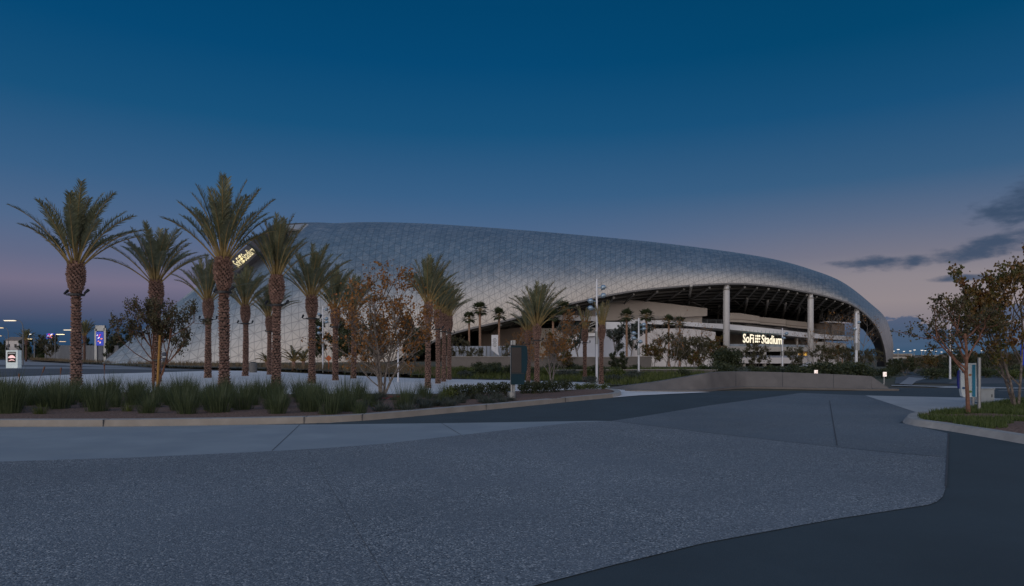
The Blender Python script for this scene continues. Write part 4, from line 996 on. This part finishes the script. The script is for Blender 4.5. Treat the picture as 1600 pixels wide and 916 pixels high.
# front-bed shrubs toward its right end
for i, px in enumerate((712, 735, 752, 772, 790, 820, 836, 850, 866, 884, 903, 918, 930, 944, 700)):
    y = 637-(px-700)*.078-5; D = F*EYE/(y-HOR)+r5.uniform(0, 1.2); pt(bsh[1 if px > 895 or i == 14 else 0], px, D, .08, px, (.55, .55, .72) if px < 895 else .5, ORD[sorted((712, 735, 752, 772, 790, 820, 836, 850, 866, 884, 903, 918, 930, 944, 700), reverse=True).index(px)]+' low leafy bush from the rounded kerb end of the front bed', 'leafy bushes in the front bed')
# ornamental rushes in the bed
gc = [grass_clump('grass_clump', 2, 1.0, .85, M_blade, 240), grass_clump('grass_clump', 6, .9, .75, M_blade, 210), grass_clump('grass_clump', 9, 1.1, .95, M_blade, 260, flare=.28), grass_clump('grass_clump', 14, .6, .45, M_lime, 110, flare=.5)]
gp = [grass_clump('grass_clump', 26, .6, .32, M_grey, 130, flare=.9, bw=.008)]
ins = [Vector((p.x, p.y+.55, 0)) for p in line]+[G(950, 613), G(800, 617.5), G(600, 624.5), G(300, 620.5), G(-300, 620.5)]
pts_ = []; tries = 0; r6 = random.Random(99)
while len(pts_) < 158 and tries < 9000:
    tries += 1; px = r6.uniform(-170, 700); y = r6.uniform(17, 27); x = (px-800)/F*y
    if px > 585 and r6.random() < .75: continue
    if not inside((x, y), ins) or any((x-a)**2+(y-b)**2 < .72**2 for a, b in pts_): continue
    if 575 < px < 625 and y > 21: continue
    pts_.append((x, y))
for x, y in pts_:
    g = gc[r6.choice([0, 0, 1, 1, 2, 2, 3])]; s_ = r6.uniform(.60, .95)*(1 if x/y*F+800 < 560 else .78)*(1.12 if y < 19 else 1)
    place(g, (x, y, .1), r6.uniform(0, 6), s_, ('short green tuft' if g is gc[3] else 'dark rush clump')+(' in front row, below ' if y < 18.8 else ' mid bed, below ' if y < 21.5 else ' at bed back, near ')+near(x/y*F+800, BEDM), 'rush clumps in the front planting bed')
for i in range(60):
    px = r6.uniform(540, 800); y = r6.uniform(17.5, 24); x = (px-800)/F*y
    if inside((x, y), ins) : place(gp[0], (x, y, .1), r6.uniform(0, 6), r6.uniform(.6, 1.1), 'small grey-green sprawling tuft on the mulch near '+near(x/y*F+800, BEDM), 'grey tufts on the mulch')
# thin flower stalks
for px, D, h, dx in ((68, 25.5, 1.05, .35), (95, 26, 1.0, .1), (163, 26, 1.15, 0), (255, 25.5, .95, .35), (30, 25, .8, -.1)):
    mb = MB(); x = (px-800)/F*D; mb.tube([(x-dx, D, .1), (x-dx*.5, D, h*.6), (x, D, h)], [.012, .01, .008], 4); mb.tube([(x-.1*dx, D, h*.9), (x+.12*dx, D, h+.12)], [.02, .03], 5)
    tag(mb.build('flower_stalk', M_barkred), 'reddish dry flower stalk standing above the rush clumps', 'flower stalk', 'dry flower stalks above the rushes')

# meadow: dry grass strip behind the plaza (stuff), lawn, groundcover
def blades(name, poly, n, h, bw, m, zf, seed, kind='stuff', tall=1.0):
    r = random.Random(seed); mb = MB(); x0 = min(p[0] for p in poly); x1 = max(p[0] for p in poly); y0 = min(p[1] for p in poly); y1 = max(p[1] for p in poly)
    c = 0; tr = 0
    while c < n and tr < n*8:
        tr += 1; x = r.uniform(x0, x1); y = r.uniform(y0, y1)
        if not inside((x, y), poly): continue
        c += 1; z = zf(x, y); a = r.uniform(0, 6.28); s_ = Vector((math.cos(a), math.sin(a), 0))*bw
        L = h*r.uniform(.5, 1.3); b = Vector((x, y, z)); e = b+Vector((r.uniform(-.35, .4)*L, r.uniform(-.3, .3)*L, L))
        mb.add([b-s_, b+s_, e], [(0, 1, 2)])
    o = mb.build(name, m); o['kind'] = kind; return o
mead = [G(47, 562.2), G(109, 567), G(155, 569), G(234, 574), G(330, 578), G(400, 579.6), G(520, 585), G(640, 590.5), G(700, 592.5), (-9, 66), (-30, 80), (-60, 105), (-85, 130), (-120, 170)]
gridsheet('meadow_ground', mead, lambda x, y: .01+.35*sstep(y+x*.55, 24, 60), mat('dry_soil', (.12, .09, .055), .95, var=.3, scale=.4), 2.0)
blades('meadow_grass', mead, 26000, .55, .035, M_tangrass, lambda x, y: .0+.35*sstep(y+x*.55, 24, 60), 3)
low = [G(47, 562.6), G(109, 567.6), G(155, 569.6), G(234, 574.6), G(400, 580), G(520, 585.6), G(640, 591.2), G(640, 588), G(520, 583), G(400, 578), G(234, 572.5), G(155, 568)]
blades('verge_grass', low, 9000, .35, .03, M_olive, lambda x, y: .02, 4)
cov = [G(640, 591), G(800, 594), G(945, 598), G(960, 603), G(1000, 601), G(1060, 593), (14, 47), (16, 62), (-8, 64)]
gridsheet('groundcover_soil', cov, lambda x, y: .02+.25*sstep(y, 44, 56), M_soil, 1.0)
blades('groundcover', cov, 16000, .32, .03, M_lime, lambda x, y: .02+.25*sstep(y, 44, 56), 5)
lawn = [p for p in isl]
lr_ = random.Random(8)
def lawnz(x, y): return islz(x, y)-.01
mbp = MB(); r = lr_; c = 0; x0 = min(p.x for p in isl); x1 = max(p.x for p in isl); y0 = min(p.y for p in isl); y1 = max(p.y for p in isl)
while c < 26000:
    x = r.uniform(x0, min(x1, 17)); y = r.uniform(y0, y1)
    if not inside((x, y), isl): continue
    c += 1
    if mnoise.noise(Vector((x*.75, y*1.1, 5))) < .02-(y-16)*.05: continue
    z = lawnz(x, y); L = r.uniform(.05, .16); a = r.uniform(0, 6.28); s_ = Vector((math.cos(a), math.sin(a), 0))*.009
    b = Vector((x, y, z)); mbp.add([b-s_, b+s_, b+Vector((r.uniform(-.05, .05), r.uniform(-.05, .05), L))], [(0, 1, 2)])
structure(mbp, 'lawn_grass', M_lawn, kind='stuff')

# ================================================================== STREET FURNITURE
def light_pole(px, ytop, D, ybase, heads, label, group='white light poles', r=.072):
    x = (px-800)/F*D; base = min(0, gz(x, D)); root = thing('light_pole', (x, D, base), label, 'light pole', group); h = zat(ytop, D)-base
    mb = MB(); mb.lathe([(0, r*1.15), (.3, r*1.15), (.31, r), (h*.6, r*.85), (h, r*.7)], 14); mb.build('pole', M_polewhite, root, world=False, smooth=False)
    mb = MB(); mb.lathe([(h*.38, r*1.35), (h*.50, r*1.35)], 10); mb.build('control_box', M_steel, root, world=False)
    for dz, sd in heads:
        mb = MB(); z = h-dz; mb.tube([(0, 0, z), (sd*.35, -.02, z+.02)], .025, 6)
        mb.tube([(sd*.30, -.02, z+.15), (sd*.33, -.03, z+.08), (sd*.38, -.06, z-.04), (sd*.41, -.08, z-.10)], [.06, .15, .17, .02], 12)
        mb.build('lamp_head', mat('lamp_head_blue', (.30, .40, .5), .25, metal=.4), root, world=False, smooth=True)
    return root
light_pole(932.5, 436, 38, 600, [(.5*1.0, 1), (.95, 1), (1.25, -1), (1.65, -1), (1.95, .3)], 'tallest white light pole with five bluish lamp heads, between the two tied palms')
light_pole(998, 497, 48, 590, [(.5, 1), (.8, 1), (1.1, -1), (1.45, -1), (1.7, .3)], 'short white light pole between two slim fan palms before the pale wall')
light_pole(504.5, 478, 62, 582, [(.35, 1), (.8, -1), (1.2, 1), (1.5, 1), (2.0, -1), (2.5, -1)], 'white light pole before the shell, left of the dense dark evergreen')
light_pole(622, 440, 40, 598, [], 'white light pole seen through the branches of the orange-leaved tree', r=.05)
light_pole(1222.5, 513, 60, 585, [(.5, 1), (.9, .3)], 'white light pole crossing the end of the lit lettering')
light_pole(1338, 489, 62, 585, [(.9, .6), (1.5, -.5)], 'white light pole crossing the third big column', r=.13)
light_pole(1484.5, 490, 45, 600, [], 'thin grey light pole behind the small red-barked tree', r=.06)

def street_lamp(px, yhead, D, side, L, colr, es, label, group):
    x = (px-800)/F*D; root = thing('street_lamp', (x, D, 0), label, 'street lamp', group); h = zat(yhead, D)
    mb = MB(); q = [(0, 0, 0), (0, 0, h*.7), (-side*.0, 0, h-1.2)]+[(side*L*.55*(1-math.cos(a)), 0, h-1.2+1.2*math.sin(a)) for a in (.4, .8, 1.2, 1.57)]+[(side*L*.75, 0, h)]
    mb.tube(q, [.1, .08, .07, .06, .06, .05, .05, .04], 8); mb.build('pole', M_pole, root, world=False)
    mb = MB(); mb.box((side*(L*.75+.9), 0, h), (1.9, .5, .12)); hd = mb.build('lamp_head', M_steel, root, world=False)
    mb = MB(); mb.box((side*(L*.75+.9), 0, h-.09), (1.7, .42, .05)); mb.build('lamp_glow', mat('lamp_glow'+str(colr), (1, .9, .7), emit=colr, estr=es), hd, world=False)
for px, yh, D, sd, L, c_, es in ((36, 500.5, 110, -1, 1.6, (1, .85, .6), 2), (13, 512, 150, -1, 1.5, (1, .72, .35), 2), (9, 524.5, 170, -1, 1.5, (1, .72, .35), 1.6), (54, 522, 200, -1, 1.0, (1, .9, .75), 3), (53, 529.5, 230, -1, 1.0, (1, .75, .4), 4),
                                (86, 522.2, 160, 1, .5, (1, .75, .4), 1.8), (116, 515.3, 150, -1, .6, (1, .85, .6), 2), (91, 533.5, 200, 1, .5, (1, .65, .3), 2)):
    street_lamp(px, yh, D, sd, L, c_, es, 'lit street lamp on a pole beyond the left road', 'lit street lamps beyond the left road')
for o in COL.objects:
    if o.name == 'street_lamp': o['label'] = 'nearest curved-neck street lamp at far left, behind the white totem'; del o['group']
# lamp heads at top right
rootl = thing('street_lamp', (15.6, 20.2, 0), 'tall street lamp at the right edge, only its grey heads showing above the tree', 'street lamp')
mb = MB(); mb.lathe([(0, .1), (4.3, .06)], 10); mb.build('pole', M_steel, rootl, world=False)
for dx, dz, sc in ((-.35, -.25, 1.0), (-.15, .02, .7)):
    mb = MB(); mb.tube([(0, 0, 4.1+dz), (dx*.6, 0, 4.1+dz)], .03, 6); mb.tube([(dx-.3*sc, 0, 4.05+dz), (dx-.2*sc, 0, 4.08+dz), (dx, 0, 4.14+dz), (dx+.12, 0, 4.12+dz)], [.01, .09*sc, .11*sc, .03], 10); mb.build('lamp_head', M_steel, rootl, world=False, smooth=True)

# banner box on a post
D = 23.4; x = (799.5-800)/F*D
BR = thing('banner_box', (x, D, .1), 'dark teal banner box with a black screen on a steel post in the front bed', 'sign')
s = F/D
mb = MB(); mb.lathe([(0, .145), (.24, .145), (.25, .13)], 20); mb.build('base', M_steel, BR, world=False, smooth=False)
mb = MB(); mb.lathe([(.2, .05), (2.0, .05)], 14); mb.build('post', M_steel, BR, world=False)
mb = MB(); mb.lathe([(.2, .035), (.62, .035)], 10, (.085, 0, 0)); mb.tube([(.085, 0, .5), (.03, 0, .62)], .03, 8); mb.build('brace', M_steel, BR, world=False)
M_teal = mat('teal_enamel', (.004, .028, .045), .6, spec=.2, var=.1, scale=2)
mb = MB(); z0, z1, zm = .50, 1.82, .86
prof = [(-.03, z1), (.50, z1), (.535, z1-.1), (.545, 1.4), (.52, 1.0), (.47, zm), (.42, z0), (-.03, z0)]; n = len(prof)
mb.add([(a, -.16, b) for a, b in prof]+[(a, .10, b) for a, b in prof], [tuple(range(n))[::-1], tuple(range(n, 2*n))]+[(i, (i+1) % n, n+(i+1) % n, n+i) for i in range(n)]); mb.build('housing', M_teal, BR, world=False)
mb = MB(); mb.box((.16, -.168, 1.33), (.34, .014, .86)); mb.build('screen', mat('off_screen', (.045, .04, .04), .5, spec=.2, var=.1, scale=3), BR, world=False)
mb = MB(); mb.box((.22, -.166, z1+.012), (.5, .02, .03)); mb.box((.2, -.166, .87), (.46, .012, .02)); mb.build('trim', M_dark, BR, world=False)
mb = MB(); mb.box((.08, .03, 1.93), (.10, .08, .16)); mb.build('sensor', M_steel, BR, world=False)

# left advertising totem
D = 84; x0 = (21.5-800)/F*D
TR = thing('advertising_totem', (x0, D, 0), 'white advertising totem with a lit screen standing by the left road', 'totem')
hh = zat(547.5, D); mb = MB(); mb.box((0, 0, hh/2), (1.62, .55, hh)); mb.build('casing', mat('totem_white', (.72, .82, .84), .4, emit=(.75, .95, 1), estr=.06), TR, world=False)
TR.rotation_euler.z = R(-8)
mb = MB(); mb.box((-.02, -.281, hh*.62), (1.14, .012, 1.3)); sc_ = mb.build('screen', mat('black_screen', (.01, .01, .012), .2), TR, world=False)
mb = MB()
def poly(mb, pts, y, th=.006): 
    n = len(pts); mb.add([(a, y, b) for a, b in pts]+[(a, y+th, b) for a, b in pts], [tuple(range(n)), tuple(range(n, 2*n))[::-1]]+[(i, n+i, n+(i+1) % n, (i+1) % n) for i in range(n)])
c0 = hh*.62
poly(mb, [(-.5, c0-.02), (-.15, c0+.22), (.1, c0+.24), (.48, c0-.0), (.5, c0-.14), (.1, c0-.1), (-.1, c0-.14), (-.5, c0-.1)], -.292)
poly(mb, [(-.52, c0-.5), (-.1, c0-.28), (.2, c0-.3), (.53, c0-.5), (.3, c0-.42), (0, c0-.38)], -.292)
mb.build('picture', mat('screen_pink', (.8, .5, .5), emit=(1, .62, .62), estr=.7), sc_, world=False)
mb = MB(); poly(mb, [(-.5, c0+.45), (.45, c0+.45), (.45, c0+.51), (-.5, c0+.51)], -.292); mb.build('caption_strip', mat('screen_white', (.7, .7, .7), emit=(.8, .9, .9), estr=.25), sc_, world=False)

# billboards
def billboard(px, y0, y1, w, D, label, seed, postx=True, side=1.0):
    x = (px-800)/F*D; root = thing('billboard', (x, D, 0), label, 'billboard'); ww = w/F*D; za, zb_ = zat(y1, D), zat(y0, D)
    mb = MB(); mb.box((0, .3, (za+zb_)/2), (ww, .5, zb_-za)); mb.build('screen', mat('screen_blue', (.01, .02, .2), .3, emit=(.0, .03, .42), estr=.75), root, world=False)
    r = random.Random(seed); 
    for nm, cc, k in (('white_artwork', (.9, .9, 1), 4), ('orange_artwork', (1, .32, .03), 4), ('red_artwork', (.9, .04, .08), 2)):
        mb = MB()
        for i in range(k):
            cx = r.uniform(-.32, .32)*ww; cz = (za+zb_)/2+r.uniform(-.36, .36)*(zb_-za); a = ww*.14
            poly(mb, [(cx-a, cz-a*.3), (cx+a*.2, cz-a*.5), (cx+a, cz+a*.5), (cx-.1*a, cz+a*.5)], .02-.01*i-(.05 if nm[0] == 'o' else (.1 if nm[0] == 'r' else 0)))
        mb.build(nm, mat('bb_'+nm, cc, emit=cc, estr=.8), root, world=False)
    if postx:
        mb = MB(); mb.box((-ww*.62, .4, zb_*.55), (.5, .5, zb_*1.1)); mb.box((ww*.68, .4, zb_*.56), (.5, .5, zb_*1.12)); mb.box((0, .4, zb_+.8), (ww*1.3, .5, 1.2)); mb.build('frame', M_steel, root, world=False)
    else:
        mb = MB(); mb.lathe([(0, .4), (za, .3)], 12); mb.build('post', M_steel, root, world=False)
    return root
billboard(155.5, 518.5, 540, 11, 150, 'tall bright blue screen in a steel pylon frame left of the shell tip', 3)
billboard(78.5, 521, 529.5, 12, 260, 'small bright blue screen far off above the rounded tree at left', 5, False)
billboard(1606, 538, 578, 8, 60, 'bright blue screen at the right edge behind the turning tree', 9, False)
billboard(1449.5, 564, 573, 5, 140, 'tiny blue and white screen among the distant trees at right', 11, False)

# map panel sign
D = 20.6; x = (1512-800)/F*D
MP = thing('map_panel', (x, D, .05), 'blue and white rounded map panel on a steel frame behind the red-barked tree', 'sign')
u = D/F
def Q(px, py): return ((px-1512)*u, zat(py, D)-.05)
def plate(mb, pts, y, th):
    q = [Q(*p) for p in pts]; n = len(q)
    mb.add([(a, y, b) for a, b in q]+[(a, y+th, b) for a, b in q], [tuple(range(n)), tuple(range(n, 2*n))[::-1]]+[(i, n+i, n+(i+1) % n, (i+1) % n) for i in range(n)])
mb = MB(); plate(mb, [(1505, 568), (1525.5, 567.5), (1526, 620.5), (1507, 621), (1503.5, 619), (1501.8, 610), (1501.2, 590), (1502, 575)], 0, .10); mb.build('panel', mat('map_white', (.50, .58, .64), .4, var=.05, scale=3), MP, world=False)
mb = MB(); plate(mb, [(1498.5, 580), (1500.5, 579), (1500.5, 607.5), (1498.8, 607.5), (1497.8, 600), (1497.8, 588)], .03, .05); mb.build('side_fin', mat('royal_blue', (.01, .02, .2), .4), MP, world=False)
mb = MB(); plate(mb, [(1519, 570), (1523.8, 570), (1524, 620), (1519.2, 620)], -.012, .01); st = mb.build('teal_stripe', mat('stripe_teal', (.01, .17, .30), .4), MP, world=False)
mb = MB()
for k in range(22): y_ = 571+k*2.2; plate(mb, [(1518.2, y_), (1519.2, y_+.5), (1519.2, y_+1.5), (1518.2, y_+1)], -.014, .01)
mb.build('stripe_teeth', mat('stripe_teal', (.01, .17, .30)), st, world=False)
for cx, cy, c_ in ((1505, 581, (.02, .08, .2)), (1507, 573, (.01, .03, .2)), (1505.5, 606.5, (.35, .22, .03)), (1515.5, 586, (.3, .16, .08)), (1516, 612, (.12, .2, .06))):
    mb = MB(); plate(mb, [(cx+2.4*math.cos(a*.5236), cy+1.9*math.sin(a*.5236)) for a in range(12)][::-1], -.013, .01); mb.build('round_icon', mat('icon%d' % cx, c_, .4), MP, world=False)
mb = MB()
for k in range(9): plate(mb, [(1510, 592+k*2), (1516, 592+k*2), (1516, 592.5+k*2), (1510, 592.5+k*2)], -.012, .01)
mb.build('text_lines', mat('faint_print', (.3, .35, .42)), MP, world=False)
mb = MB(); plate(mb, [(1520, 621), (1527, 623.5), (1528, 625), (1519, 621.8)], .02, .04); mb.lathe([(-.05, .04), (zat(622, D), .04)], 10, (.2, .05, 0)); mb.build('bracket', M_steel, MP, world=False)
D = 18.4; PO = thing('sign_post', ((1530-800)/F*D, D, .1), 'plain round steel post right of the blue and white map panel', 'post')
mb = MB(); mb.lathe([(-.05, .042), (zat(560, D)-.1, .042)], 16); mb.lathe([(zat(560, D)-.1, .046), (zat(559, D)-.1, .046)], 16); mb.build('post', M_steel, PO, world=False, smooth=False)
mb = MB(); mb.lathe([(-.02, .08), (.03, .08)], 14); mb.build('base_plate', M_steel, PO, world=False)
D = 22.5; UB = thing('utility_cabinet', ((1541-800)/F*D, D, .05), 'pale grey utility cabinet on the island right of the map panel post', 'cabinet')
zc = zat(608.5, D)-.05
mb = MB(); mb.box((0, .2, zc/2), (.5, .45, zc)); mb.build('cabinet_body', mat('cabinet_grey', (.33, .36, .38), .5), UB, world=False)
mb = MB(); mb.box((0, .2, zc+.015), (.54, .49, .03)); mb.build('lid', mat('cabinet_grey', (.4,)*3), UB, world=False)
mb = MB(); mb.box((0, -.03, zc/2), (.42, .012, zc*.85)); dr = mb.build('door', mat('cabinet_grey', (.4,)*3), UB, world=False)
mb = MB(); mb.box((.16, -.042, zc*.5), (.02, .015, .1)); mb.build('handle', M_dark, dr, world=False)

# bins
D = 1707/(573.5-555); BN = thing('litter_bin', ((258-800)/F*D, D, 0), 'dark navy litter bin with a pale stripe in front of the shell slope', 'bin')
hb = zat(550.5, D); wb_ = 8/F*D
mb = MB(); mb.lathe([(0, wb_*.45), (.1, wb_*.5), (hb*.8, wb_*.5)], 20); mb.build('body', mat('navy', (.02, .035, .07), .4), BN, world=False)
mb = MB(); mb.lathe([(hb*.8, wb_*.52), (hb*.97, wb_*.5), (hb, wb_*.35)], 20); mb.build('lid', mat('navy', (.1,)*3), BN, world=False)
mb = MB(); mb.lathe([(hb*.64, wb_*.51), (hb*.72, wb_*.51)], 20); mb.build('stripe', mat('stripe_pale', (.5, .55, .6)), BN, world=False)
D = 1707/(582.5-555); B2 = thing('litter_bin', ((395.5-800)/F*D, D, 0.02), 'grey ribbed litter bin between the palm trunks left of centre', 'bin')
mb = MB(); mb.lathe([(0, .34), (.85, .36), (.9, .30)], 18); mb.build('body', mat('bin_grey', (.12, .12, .12), .7, var=.3, scale=12), B2, world=False)
mb = MB(); mb.lathe([(.9, .24), (.96, .2)], 18); mb.build('lid', M_dark, B2, world=False)

# timber stake and strap at the leaning tree
SK = thing('timber_stake', ((249-800)/F*26.7, 26.7, .1), 'yellow round timber stake beside the leaning small tree', 'stake')
mb = MB(); mb.tube([(-.09, 0, 0), (.02, 0, zat(528, 26.7))], [.045, .04], 10); mb.build('stake_post', mat('yellow_timber', (.36, .20, .05), .8, var=.2, scale=6), SK, world=False)
mb = MB(); mb.box((-.1, 0, 1.3), (.32, .03, .06)); mb.build('tie', M_dark, SK, world=False)
# white notice panel (773, 523-556)
NP = thing('notice_panel', (P(773, 556, 84).x, 84, 0), 'tall white notice panel with dark print between two slim fan palms', 'sign')
mb = MB(); za, zb_ = zat(556, 84), zat(523.5, 84); mb.add([(-.40, 0, zb_), (.42, 0, zb_), (.40, 0, za+.6), (.55, 0, za), (.2, 0, za+.25), (-.40, 0, za+.7)]+[(-.40, .1, zb_), (.42, .1, zb_), (.40, .1, za+.6), (.55, .1, za), (.2, .1, za+.25), (-.40, .1, za+.7)],
   [(0, 5, 4, 3, 2, 1), (6, 7, 8, 9, 10, 11)]+[(i, (i+1) % 6, 6+(i+1) % 6, 6+i) for i in range(6)]); mb.build('board', mat('notice_white', (.6, .62, .68), .5), NP, world=False)
mb = MB()
for k in range(7): mb.box((0, -.012, zb_-.45-k*.16), (.5 if k % 3 else .3, .01, .05))
mb.build('print_lines', M_dark, NP, world=False)
mb = MB(); mb.lathe([(0, .05), (za+1, .05)], 8, (0, .2, 0)); mb.build('post', M_steel, NP, world=False)
# two small lit notices above the wall
for px, py, D, lab in ((1275, 582, 36, 'small glowing notice above the sloped wall, left of the arch'), (1382.5, 585, 37, 'small glowing notice at the right end above the sloped wall, by the arch foot')):
    LN = thing('lit_notice', ((px-800)/F*D, D, 0), lab, 'lit sign'); z = zat(py, D); w = 4.5/F*D; h_ = 7/F*D
    mb = MB(); mb.box((0, 0, z), (w, .08, h_)); pn = mb.build('lit_panel', mat('notice_glow', (.9, .8, .75), emit=(1, .84, .78), estr=.75), LN, world=False)
    mb = MB(); mb.box((.02, -.05, z+h_*.15), (w*.5, .01, h_*.06)); mb.box((.02, -.05, z), (w*.5, .01, h_*.05)); mb.box((-.03, -.05, z-h_*.18), (w*.35, .01, h_*.08)); mb.build('print', mat('print_brown', (.3, .1, .06)), pn, world=False)
    mb = MB(); mb.lathe([(0, .04), (z, .04)], 8, (0, .08, 0)); mb.build('post', M_steel, LN, world=False)
# red tape on the sycamore's base
mb = MB(); q = [G(585, 637), G(596, 630), G(612, 628.5), G(624, 628)]
for i in range(len(q)-1): a_, b_ = q[i]+Vector((0, 0, .18)), q[i+1]+Vector((0, 0, .2)); mb.tube([a_, a_.lerp(b_, .5)+Vector((0, 0, -.05)), b_], .012, 4)
tag(mb.build('red_hose', mat('red_plastic', (.35, .02, .03), .4)), 'thin red line lying on the mulch at the foot of the orange-leaved tree', 'hose')
# orange sign behind the palms
OS = thing('orange_sign', (P(513.5, 568, 62).x, 62, 0), 'small orange diamond work sign on a post in the dry meadow', 'sign')
mb = MB(); mb.add([(-.3, 0, 1.3), (0, 0, 1.0), (.3, 0, 1.3), (0, 0, 1.6), (-.3, .03, 1.3), (0, .03, 1.0), (.3, .03, 1.3), (0, .03, 1.6)], [(0, 1, 2, 3), (7, 6, 5, 4), (0, 4, 5, 1), (1, 5, 6, 2), (2, 6, 7, 3), (3, 7, 4, 0)]); mb.build('board', mat('orange_board', (.45, .1, .02), .5), OS, world=False)
mb = MB(); mb.lathe([(0, .04), (1.2, .04)], 8, (0, .05, 0)); mb.build('post', mat('orange_board', (.4,)*3), OS, world=False)
# distant low buildings and lot lights on the right
fr = random.Random(12)
for i, (px, w, y) in enumerate(((1408, 34, 558), (1455, 26, 560), (1500, 30, 559))):
    D = 330; HB = thing('distant_building', ((px-800)/F*D, D, 0), ['long pale low building on the far right skyline beside the arch foot', 'pale low building on the far right skyline, middle one', 'pale low building on the far right skyline behind the small red-barked tree'][i], 'building')
    z = zat(y-1, D)+1; ww = w/F*D; mb = MB(); mb.box((0, 4, z/2), (ww, 8, z)); mb.build('wall', M_beige, HB, world=False)
    mb = MB(); mb.box((0, 4, z+.15), (ww+.8, 8.8, .3)); mb.build('roof', M_concb, HB, world=False)
    mb = MB(); mb.box((0, -.02, z*.6), (ww*.9, .1, z*.3)); mb.build('window_band', M_glass, HB, world=False)
for i in range(20):
    px = 1396+i*8.5+fr.uniform(-2, 2); D = fr.uniform(260, 380); z = zat(fr.uniform(553.5, 556), D)
    r_ = thing('lot_lamp', ((px-800)/F*D, D, 0), 'tiny lit parking lot lamp on the far right skyline', 'lamp', 'lit lamps on the far right skyline')
    mb = MB(); mb.lathe([(0, .12), (z+2, .08)], 6); mb.build('pole', M_steel, r_, world=False)
    mb = MB(); mb.box((0, -.2, z+2), (.8, .4, .22)); mb.build('lamp_head', mat('lot_glow', (1, .95, .85), emit=(1, .9, .75), estr=1.1), r_, world=False)
# small house at far left
HB = thing('house', ((19-800)/F*260, 260, 0), 'small white house on the far left skyline among dark trees', 'house')
mb = MB(); mb.box((0, 3, 3.6), (5, 6, 7.2)); mb.build('wall', M_palew, HB, world=False)
mb = MB(); mb.add([(-2.9, -.3, 7.2), (2.9, -.3, 7.2), (2.9, 6.3, 7.2), (-2.9, 6.3, 7.2), (-2.9, 3, 8.6), (2.9, 3, 8.6)], [(0, 1, 5, 4), (2, 3, 4, 5), (0, 4, 3), (1, 2, 5), (3, 2, 1, 0)]); mb.build('roof', M_brown, HB, world=False)
for sx in (-1.3, 1.3): mb = MB(); mb.box((sx, -.02, 5.2), (.9, .08, 1.3)); mb.build('window', M_glass, HB, world=False)

# ---- lettering on the shell's left rim band
def bandpt(u, w, out):
    b0, t0, b1, t1 = P(*EBL[1][0]), P(*EBL[1][1]), P(*EBL[2][0]), P(*EBL[2][1])
    n_ = (b1-b0).cross(t0-b0).normalized(); n_ = n_ if n_.y < 0 else -n_
    return b0.lerp(b1, u).lerp(t0.lerp(t1, u), w)+n_*out
def bpt(x, y, z): return bandpt(.04+.72*x/W_, .14+.66*y/cap, .25+z)
def wrap_text(vf, x0, k, W_, cap):
    m = MB(); m.add([bpt(x0+p[0]*k, p[1], p[2]) for p in vf[0]], vf[1]); return m
a = text_bm('SoFi', 4, .02, .0); b = text_bm('Stadium', 4, .02, .0); cap = 2.9
wa = max(p[0] for p in a[0]); wb = max(p[0] for p in b[0]); W_ = wa+wb+3.4
root2 = wrap_text(a, 0, 1, W_, cap).build('name_sign', M_lit2, SR); wrap_text(b, wa+3.4, 1, W_, cap).build('lettering', M_lit2, root2)
e = MB()
for gx, gy, s_ in EMB:
    cx = wa+.55+(gx+.5)*.8; cy = (gy+.5)*cap/3; vv = [(cx+.36*s_*math.cos(q*math.pi/5), cy+.42*s_*math.sin(q*math.pi/5), z_) for z_ in (-.1, .1) for q in range(10)]
    e.add([bpt(x_, y_, z_) for x_, y_, z_ in vv], [tuple(range(10))[::-1], tuple(range(10, 20))]+[(q, (q+1) % 10, 10+(q+1) % 10, 10+q) for q in range(10)])
e.build('emblem', M_lit2, root2)
